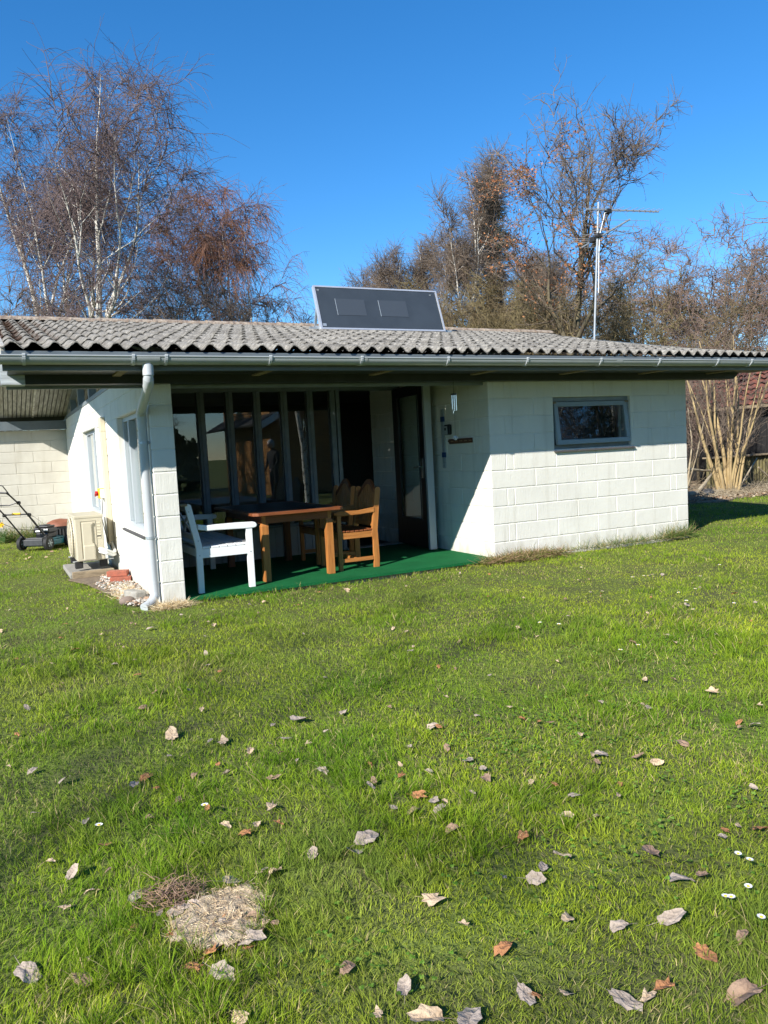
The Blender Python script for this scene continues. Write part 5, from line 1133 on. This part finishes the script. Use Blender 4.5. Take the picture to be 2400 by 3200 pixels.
# ------------------------------------------------------------------ fallen leaves
def leafmesh(seed, kind):
    r = np.random.default_rng(seed); n = 16; V = [(0, 0, 0)]; cu = r.uniform(-1, 1, 6)
    for ring, q in ((1, .5), (2, 1.0)):
        for k in range(n):
            a = 2*math.pi*k/n; base = .5*(1+.25*math.cos(a)) if kind != 'oak' else .5*(1+.25*math.cos(a))*(1+.28*math.cos(5*a+cu[5]))
            rr = base*(1+(.10*math.sin(9*a+cu[0]*3)+r.uniform(-.13, .13))*q)*q; x = rr*math.cos(a)*1.15; y = rr*math.sin(a)*.8
            z = .22*cu[1]*y*y*3+.25*(x*x-.1)*cu[2]*2+.18*cu[3]*x*y*3+r.uniform(-.035, .035)*q+.02*math.sin(9*y/(.2+abs(x)))*q; z += .16*abs(y)
            V.append((x, y, z))
    F_ = [(0, 1+k, 1+(k+1) % n) for k in range(n)]+[(1+k, 1+n+k, 1+n+(k+1) % n, 1+(k+1) % n) for k in range(n)]
    b0 = len(V); zt = lambda x: .25*(x*x-.1)*cu[2]*2; V += [(-.45, -.012, zt(-.45)+.01), (-.45, .012, zt(-.45)+.01), (-.95, .05+.008, .02), (-.95, .05-.008, .02), (.5, 0, zt(.5)+.012), (0, .012, .014), (0, -.012, .014)]; F_ += [(b0, b0+1, b0+2, b0+3), (b0, b0+6, b0+5, b0+1), (b0+6, b0+4, b0+5)]
    me = bpy.data.meshes.new('fallen_leaf'); me.from_pydata(V, [], F_); me.materials.append(None); return me
LC = dict(g=[(.44, .355, .28), (.28, .22, .165)], b=[(.36, .235, .15), (.20, .125, .08)], t=[(.60, .45, .29), (.40, .28, .17)], o=[(.42, .19, .075), (.28, .12, .045)])
LM = {}
for k, (c1, c2) in LC.items():
    LM[k] = mat(dict(g='grey', b='brown', t='tan', o='orange')[k]+'_dry_leaf', c1, .8, col2=c2, vscale=2.2, bump=.010, bscale=4)
leafm = {}
for k in 'gbto':
    leafm[k] = []
    for s_ in range(6):
        me = leafmesh(400+s_*7+ord(k), 'oak' if k in 'ot' and s_ % 2 else 'plain'); me.materials[0] = LM[k]; leafm[k].append(me)
LEAVES = """-4.94,-4.99,gL;-4.82,-5.09,bL;-4.36,-4.88,gL;-4.28,-4.88,tM;-4.25,-4.87,gS;-4.22,-4.90,tM;-4.67,-4.41,oM;-4.75,-4.69,tM;-4.82,-4.73,tS;-4.62,-4.79,gM;-4.85,-4.42,tS;-4.71,-4.18,gM;-4.79,-4.55,gM;-4.68,-4.58,bS;-4.28,-4.50,tM;-4.18,-4.57,tM;-4.23,-4.60,oM;-3.91,-4.88,gL;-4.09,-4.87,gM;-3.97,-4.94,gL;-4.22,-5.44,bM;-4.50,-5.45,tM;-4.33,-5.13,tS;-4.40,-5.18,gL;-4.41,-5.08,tM;-4.50,-5.18,oM;-4.50,-5.27,gL;-4.55,-5.21,oM;-4.78,-5.03,tS;-4.58,-4.92,gS;-4.48,-4.96,gM;-4.22,-5.62,tS;-3.39,-5.70,gL;-3.71,-5.86,gL;-3.66,-5.89,tM;-4.05,-5.74,gL;-4.12,-5.69,tL;-3.59,-5.88,oM;-3.45,-5.99,bL;-3.42,-5.84,oL;-3.18,-5.43,bL;-3.21,-5.59,gL;-3.15,-5.60,bM;-3.61,-5.56,tM;-3.52,-5.66,gM;-3.58,-5.36,gM;-3.89,-5.29,tM;-3.87,-5.44,tS;-3.83,-5.57,oM;-3.46,-5.15,oM;-3.62,-4.98,bM;-3.43,-5.30,gM;-3.52,-5.33,gM;-3.16,-5.17,tM;-3.25,-5.11,tM;-2.76,-5.50,oM;-4.13,-5.58,gM;-3.89,-5.73,gM;-3.87,-5.75,oS;-3.81,-5.78,tS;-3.29,-5.85,bM;-3.65,-5.31,gS;-3.66,-4.79,bM;-3.58,-4.83,gM;-4.26,-3.49,tL;-4.38,-3.32,bM;-4.86,-3.55,gM;-4.50,-3.95,gM;-4.76,-3.75,gM;-4.01,-4.22,bM;-3.81,-4.26,gM;-3.71,-4.53,gM;-3.66,-3.63,gL;-4.00,-3.89,tM;-4.37,-4.21,bM;-4.32,-3.73,gS;-4.85,-2.62,gM;-4.79,-1.66,tM;-4.50,-1.32,oL;-4.23,-2.27,oM;-4.20,-2.72,bM;-4.07,-3.70,tM;-4.02,-2.77,gS;-3.45,-3.65,gM;-3.62,-3.86,gS;-3.90,-3.85,gS;-3.48,-1.21,tM;-4.28,-0.92,tM;-2.01,-0.43,tL;-2.61,-3.83,tM;-3.18,-4.09,gM;-3.26,-4.34,bM;-3.27,-4.52,gM;-3.46,-4.54,gM;-3.57,-4.76,gM;-1.88,-4.11,tM;-1.74,-4.44,tM;-1.98,-4.85,gM;-2.66,-4.86,bM;-2.66,-4.94,tM;-1.38,-3.51,bM;-2.32,-4.25,gM;-2.30,-4.15,oS;-2.40,-4.85,bM;-2.70,-4.55,tM;-1.74,-4.69,tM;-3.42,-4.78,gS;-3.19,-4.84,tS;-3.12,-5.00,gM;-2.99,-5.09,tS;-2.77,-4.77,gM"""
SZ = dict(L=.072, M=.046, S=.028); LN = dict(g='grey', b='brown', t='tan', o='orange brown'); SN = dict(L='large', M='medium', S='small')
SPECIAL = {0: 'large rolled grey leaf at the bottom left corner of the lawn', 1: 'winged brown leaf beside the rolled grey leaf, left of the straw patch', 2: 'folded grey leaf just above the straw patch', 6: 'orange lobed leaf high above the straw patch on the left',
           17: 'big pale grey leaf right of the centre above the dark leaf clump', 20: 'round brown leaf to the right of the straw patch', 21: 'cone shaped tan leaf nearest the bottom edge below the straw patch', 23: 'curled grey leaf lying on the straw patch', 26: 'large curled grey leaf at the lower edge of the straw patch', 24: 'flat tan leaf in the middle of the straw patch',
           32: 'large torn grey leaf with holes right of the centre, below the daisies', 33: 'grey leaf with holes near the bottom edge, right half', 35: 'big lacy grey leaf at the very bottom, right of centre', 39: 'upright orange leaf near the bottom right beside the lacy leaves', 38: 'long pinkish brown leaf at the bottom right edge',
           40: 'long brown boat shaped leaf in the right foreground', 41: 'double grey leaf left of the lower daisies', 72: 'bright white grey leaf in the middle of the lawn', 64: 'big tan curled leaf in the left middle of the lawn', 78: 'orange leaf clump on the lawn in front of the downpipe', 88: 'tan star shaped leaf nearest the terrace edge'}
lr = np.random.default_rng(55); LL = [s.split(',') for s in LEAVES.split(';')]
for i in range(190):   # further small leaves farther out
    d = lr.uniform(2.6, 8.0); th = .4607+lr.uniform(-.52, .52); x = CAM.x+d*math.sin(th); y = CAM.y+d*math.cos(th)
    if y < -.25 or (x < -3.9 and y < 7): LL.append([x, y, 'gbto'[lr.integers(0, 4)]+'MSSSSS'[lr.integers(0, 6)]])
for q in range(14): LL.append([-4.42+lr.normal(0, .08), -5.07+lr.normal(0, .07), 'gbbo'[lr.integers(0, 4)]+'SM'[lr.integers(0, 2)]])
for q in range(16): LL.append([-3.95+lr.normal(0, .16), 1.2+lr.normal(0, .8), 'bt'[lr.integers(0, 2)]+'S'])
for q in range(22): LL.append([-4.55+lr.normal(0, .35), 5.4+lr.normal(0, .5), 'tb'[lr.integers(0, 2)]+'M'])
for i, (x, y, c) in enumerate(LL):
    k, s = c[0], c[1]; x = float(x); y = float(y); ms = leafm[k]; o = bpy.data.objects.new('fallen_leaf', ms[int(lr.integers(0, len(ms)))]); C.objects.link(o)
    sc_ = SZ[s]*lr.uniform(.85, 1.15); gz = .012*math.sin(x*1.7+1)*math.cos(y*1.3)-.02
    o.location = (x, y, gz+.020+.006*lr.random()); o.scale = (sc_, sc_*lr.uniform(.75, 1.05), sc_); o.rotation_euler = (lr.normal(0, .25), lr.normal(0, .25), lr.uniform(0, 6.28))
    tag(o, SPECIAL.get(i, '%s %s dry leaf lying in the lawn grass' % (SN[s], LN[k])), 'leaf', 'dry leaves scattered over the lawn' if i in SPECIAL else '%s %s dry leaves on the lawn' % (SN[s], LN[k]))
# ------------------------------------------------------------------ daisies
def daisy(loc, label, s=1):
    t = thing('daisy', label, 'daisy', loc, 'white daisies in the lawn'); x, y, z = loc; mb = MB(); n = 14
    tx, ty = random.uniform(-.25, .25), random.uniform(-.35, -.05)
    def tl(px, py, pz): return (x+px, y+py, z+pz-tx*px-ty*py)
    for k in range(n):
        a = 2*math.pi*k/n; c, s_ = math.cos(a), math.sin(a); L = .0125*s; w0 = .0022*s
        mb.add([tl(.003*c+w0*s_*.6, .003*s_-w0*c*.6, 0), tl(.003*c-w0*s_*.6, .003*s_+w0*c*.6, 0), tl(L*c-w0*s_, L*s_+w0*c, .0025), tl(L*1.08*c, L*1.08*s_, .003), tl(L*c+w0*s_, L*s_-w0*c, .0025)], [(0, 1, 2, 3, 4)])
    mb.build('petals', M['daisy_w'], t, fixn=False)
    mb = MB(); mb.sphere((x, y, z+.001), .0056*s, 5, (1, 1, .6)); mb.build('flower_centre', M['daisy_y'], t)
    mb = MB(); mb.tube([(x, y, z-.05), (x+.003, y, z-.02), (x, y, z-.001)], .0009*s, 4); mb.build('stem', M['green'], t)
    return t
DS = [(-3.02, -5.62), (-3.02, -5.66), (-3.23, -5.75), (-3.22, -5.76), (-3.14, -5.75), (-3.23, -5.86), (-1.68, -3.72), (-1.52, -3.7), (-0.1, -2.7), (-0.3, -2.96), (0.27, -1.96), (0.3, -1.98), (0.37, -1.96), (0.15, -1.94), (-0.12, -3.24), (0.11, -2.68), (-4.68, -4.34), (-4.32, -4.39), (-1.59, -2.84), (-1.52, -2.96), (.6, -2.3), (.9, -1.7), (-.5, -3.2), (1.2, -2.0), (.2, -1.2)]
DL = ['daisy at the right side, upper of the close upright pair', 'daisy at the right side, lower of the close upright pair', 'left daisy of the touching pair in the right foreground', 'right daisy of the touching pair in the right foreground', 'side facing daisy between the two daisy pairs', 'daisy nearest the right picture edge below the pairs',
      'left of the two lone daisies in the right middle of the lawn', 'right of the two lone daisies in the right middle of the lawn', None, None, None, None, None, None, None, None, 'closed daisy above the orange leaf on the left', 'small daisy above the centre left of the lawn', None, None]
d0_ = daisy((0, 0, 0), 'small far white daisy in the right back part of the lawn')
for i, (x, y) in enumerate(DS):
    o = d0_ if i == 0 else copy_tree(d0_); o.location = (x, y, .045 if i < 8 else .04); s_ = (1 if i < 6 else 1.25); s_ *= .8; o.scale = (s_, s_, s_); o.rotation_euler = (0, 0, i*1.3)
    lb = DL[i] if i < len(DL) and DL[i] else 'small far white daisy in the right back part of the lawn'; tag(o, lb, 'daisy', 'white daisies in the lawn')
# daffodil at the left edge
t_ = thing('daffodil', 'single yellow daffodil against the cream wall at the left picture edge', 'flower', (-4.88, 8.2, 0))
mb = MB()
for k in range(6): a = k*1.05; mb.bar((-4.88, 8.2, .32), (-4.88+.05*math.cos(a), 8.2-.02, .32+.05*math.sin(a)), .025, .003, up=(0, 1, 0))
mb.tube([(-4.88, 8.2, .32), (-4.88, 8.15, .32)], [.012, .02], 8); mb.build('petals', M['yellow'], t_)
mb = MB()
for k in range(7): mb.tube([(-4.88+.01*k-.03, 8.2, 0), (-4.88+.02*k-.06, 8.2, .18), (-4.88+.045*k-.13, 8.18, .27)], [.006, .005, .001], 5)
mb.build('leaves', M['green'], t_)
# ------------------------------------------------------------------ what the window panes mirror: garden behind the viewer
cb = thing('wooden_cabin', 'honey coloured wooden cabin with white barge boards mirrored in the terrace panes', 'cabin', (7, -15, 0))
mb = MB(); cx0, cx1, cyf, cyb = 3.2, 10.5, -12.9, -18.5
mb.box((cx0, cyb, 0), (cx1, cyf, 2.5)); mb.prism([(cx0, 2.5), (cx1, 2.5), ((cx0+cx1)/2, 4.4)], cyb, cyf, 'XZ')
for k in range(26): z = .14*k; mb.box((cx0-.015, cyb, z), (cx0-.001, cyf, z+.12)); mb.box((cx0, cyf+.001, z), (cx1, cyf+.015, z+.12)) if z < 2.45 else None
mb.build('wall', M['cabin'], cb)
mb = MB(); mb.bar((cx0-.6, cyf+.5, 2.2), ((cx0+cx1)/2, cyf+.5, 4.55), .04, .2, up=(0, 0, 1)); mb.bar((cx1+.6, cyf+.5, 2.2), ((cx0+cx1)/2, cyf+.5, 4.55), .04, .2, up=(0, 0, 1)); mb.build('barge_board', M['wpaint'], cb)
mb = MB(); mb.bar((cx0-.6, (cyf+cyb)/2, 2.3), ((cx0+cx1)/2, (cyf+cyb)/2, 4.65), 6.6, .06); mb.bar((cx1+.6, (cyf+cyb)/2, 2.3), ((cx0+cx1)/2, (cyf+cyb)/2, 4.65), 6.6, .06); mb.build('roof', M['cabin_roof'], cb)
for k, (x, y, s_, rz) in enumerate(((-11.5, -19.5, .85, .4), (-7.0, -20.5, 1.0, 1.9), (-2.6, -19.5, .8, 3.0), (16, -15.5, .95, 4.4), (20.5, -20, 1.2, 5.0))):
    put(spr, (x, y, 0), rz, s_, ['first', 'second', 'third', 'fourth', 'fifth'][k]+' dark spruce from the left mirrored in the window panes', 'spruces behind the viewer')
put(bC, (-5.2, -17.2, 0), 4.2, .8, 'bare birch mirrored in the second pane from the left', 'birches in the garden behind the viewer')
put(bD, (-9.5, -17.0, 0), 1.2, .8, 'reddish birch mirrored in the leftmost pane', 'birches in the garden behind the viewer')
for k, (x, y, s_, rz) in enumerate(((12.5, -15.5, .9, 1.0), (18, -17.5, 1.0, 2.0))):
    put(bC, (x, y, 0), rz, s_, ['near', 'far'][k]+' bare birch mirrored in the small window', 'birches behind the small window view')
ct = copy_tree(bA); ct.location = (1.3, -4.9, 0); ct.scale = (.55, .55, .6); ct.rotation_euler = (0, 0, 1.0)
tag(ct, 'crooked birch trunk standing in the garden, mirrored in the right panes', 'tree', 'birches in the garden behind the viewer')
for k, (x, y, s, rz) in enumerate(((-16, -25, 1, .3), (-9, -26, 1.0, 1.2), (-3, -24, 1.05, 2.2), (2, -25, 1.0, 3.3), (14, -24, 1.1, 4.1))):
    put([bC, bA, bE, bC, bE][k], (x, y, 0), rz, s, ['first', 'second', 'third', 'fourth', 'fifth'][k]+' bare birch from the left in the row mirrored in the glass', 'birches in the garden behind the viewer')
for k, (x, y, s, rz) in enumerate(((-14, -21, .55, 0), (-8, -22, .6, 1), (-3.5, -23, .55, 2), (1, -22.5, .6, 3), (13, -14, .6, 4))):
    put([bo, bu][k % 2], (x, y, 0), rz, s, ['first', 'second', 'third', 'fourth', 'fifth'][k]+' bush from the left in the hedge line mirrored in the glass', 'bushes behind the viewer')
# garden tree whose thin shade dapples the lawn
sh1, _ = tree('garden_tree', 'tall bare garden tree whose soft shade falls across the middle of the lawn', (-22.5, -15.8, 0), 81, H=14.5, r0=.2, n1=10, l1=.30, a1=.8, g1=.05, lead=3, n2=5, g2=.02, n3=3, l3=.8, g3=.0, tw=.008, n4=0, l4=.4, bark='bark_oak', twig='twig_grey', wig=.1, t1=.5)
put(sh1, (-19.5, -17.9, 0), 4.0, .98, 'third tall bare garden tree shading the near right lawn')
put(sh1, (-25.5, -20.4, 0), 2.0, 1.05, 'second tall bare garden tree shading the near left lawn')
hd = thing('hedge', 'dark green hedge mirrored low in the terrace panes', 'hedge', (-10, -22, 0)); hr = np.random.default_rng(12); n = 26000
c = np.stack([hr.uniform(-30, 3, n), -22.6+hr.normal(0, .45, n), hr.uniform(0, 1, n)**.8*2.6], 1); c[:, 2] *= 1+.12*np.sin(c[:, 0]*1.7)+.08*np.sin(c[:, 0]*4.1)
a = nrm(hr.normal(size=(n, 3))); b = nrm(np.cross(a, hr.normal(size=(n, 3)))); q = hr.uniform(.06, .16, n)[:, None]; cc = np.repeat(np.array([(.035, .06, .02), (.06, .08, .025), (.09, .085, .03)])[hr.integers(0, 3, n)], 4, 0)
npmesh('foliage', np.stack([c-a*q, c-b*q, c+a*q, c+b*q], 1).reshape(-1, 3), np.arange(n*4).reshape(n, 4), cols=cc, m=M['leafcol'], parent=hd)
for o_ in (tb, ch1, ch2, bn): o_.location += Vector((.03, .085, .015))
# person mirrored in the panes, standing with head bowed
def person(loc, rz):
    root = thing('person', 'grey haired person in a dark jacket and trousers, head bowed, mirrored in the terrace panes', 'person', loc)
    J = [(0, 0, .93), (0, .01, 1.12), (0, .0, 1.34), (0, .02, 1.46), (0, .05, 1.54), (.10, 0, .90), (.11, .02, .50), (.11, -.01, .10), (.12, .13, .04), (-.10, 0, .90), (-.11, .02, .50), (-.11, -.01, .10), (-.12, .13, .04),
         (.19, 0, 1.38), (.24, .02, 1.12), (.20, .16, .94), (.17, .22, .90), (-.19, 0, 1.38), (-.24, .02, 1.12), (-.20, .14, .94), (-.17, .20, .90)]
    E_ = [(0, 1), (1, 2), (2, 3), (3, 4), (0, 5), (5, 6), (6, 7), (7, 8), (0, 9), (9, 10), (10, 11), (11, 12), (2, 13), (13, 14), (14, 15), (15, 16), (2, 17), (17, 18), (18, 19), (19, 20)]
    RR = [.15, .14, .16, .06, .05, .10, .065, .045, .04, .10, .065, .045, .04, .075, .052, .036, .03, .075, .052, .036, .03]
    me = bpy.data.meshes.new('body'); me.from_pydata(J, E_, []); o = bpy.data.objects.new('body', me); C.objects.link(o); o.parent = root
    md = o.modifiers.new('skin', 'SKIN'); md.use_smooth_shade = True
    for v, q in zip(me.skin_vertices[0].data, RR): v.radius = (q, q*.8)
    me.skin_vertices[0].data[0].use_root = True; sb = o.modifiers.new('s', 'SUBSURF'); sb.levels = 1; sb.render_levels = 2; me.materials.append(M['cloth'])
    def sub(name, mb, m_): 
        ob = mb.build(name, m_, None, smooth=2); ob.parent = root; return ob
    mb = MB(); mb.sphere((0, .09, 1.63), .098, 10, (.85, 1.0, 1.18)); mb.sphere((0, .195, 1.61), .018, 5); mb.sphere((.085, .08, 1.62), .022, 5, (.4, 1, 1.3)); mb.sphere((-.085, .08, 1.62), .022, 5, (.4, 1, 1.3)); sub('head', mb, M['skin'])
    mb = MB(); mb.sphere((0, .065, 1.675), .108, 10, (.95, 1.0, .95)); mb.sphere((0, .03, 1.61), .09, 8, (.95, .8, 1.1)); sub('hair', mb, M['hair'])
    for sx in (1, -1):
        mb = MB(); mb.sphere((sx*.165, .235, .885), .035, 7, (.6, 1, 1.1))
        for q in range(4): mb.tube([(sx*(.15+.01*q), .25, .87), (sx*(.145+.01*q), .275, .845), (sx*(.14+.012*q), .265, .82)], [.009, .008, .006], 6)
        mb.tube([(sx*.14, .24, .90), (sx*.12, .265, .885)], [.010, .007], 6); sub('hand', mb, M['skin'])
    root.rotation_euler = (0, 0, rz); return root
person((2.45, -10.6, 0), 1.2)

def clover(name, cx, cy, rad_, n, label, seed):
    r = np.random.default_rng(seed); a = r.uniform(0, 6.28, n); x = cx+r.normal(0, .8*rad_, n)*1.3; y = cy+r.normal(0, .6*rad_, n); k = (vn[2](x, y, 7)+r.normal(0, .12, n) > .5) & (strawmask(x, y) > 2); x, y = x[k], y[k]; n = len(x)
    V = []; z = r.uniform(.0, .018, n); s_ = r.uniform(.0025, .0048, n); K = 6; t = 2*np.pi*np.arange(K)/K; az = r.uniform(0, 6.28, n); tx, ty = r.normal(0, .3, n), r.normal(0, .3, n)
    for p in range(3):
        c0_ = np.stack([x+s_*np.cos(az+p*2.1), y+s_*np.sin(az+p*2.1), z], 1); px_ = s_[:, None]*np.cos(t)*.95; py_ = s_[:, None]*np.sin(t)*.95
        V.append(np.stack([c0_[:, 0:1]+px_, c0_[:, 1:2]+py_, c0_[:, 2:3]+px_*tx[:, None]+py_*ty[:, None]], -1))
    V = np.concatenate(V).reshape(-1, 3); m_ = len(V)//K; I = np.arange(m_)*K; Q = np.concatenate([np.stack([I, I+1, I+2, I+3], 1), np.stack([I, I+3, I+4, I+5], 1)])
    cc = np.repeat(np.array([(.13, .26, .03), (.19, .31, .05), (.09, .20, .02)])[r.integers(0, 3, m_)], K, 0)
    tag(npmesh(name, V, Q, cols=cc, m=M['col']), label, 'clover', kind='stuff')
clover('clover', -2.75, -4.45, .42, 1500, 'bright clover patch in the middle of the lawn', 1)
clover('clover', -2.9, -5.3, .30, 500, 'clover around the daisies at the right', 2)
clover('clover', -1.3, -3.6, .5, 900, 'clover in the right middle of the lawn', 3)
clover('clover', -4.0, -5.4, .22, 250, 'few clover leaves near the bottom edge', 4)
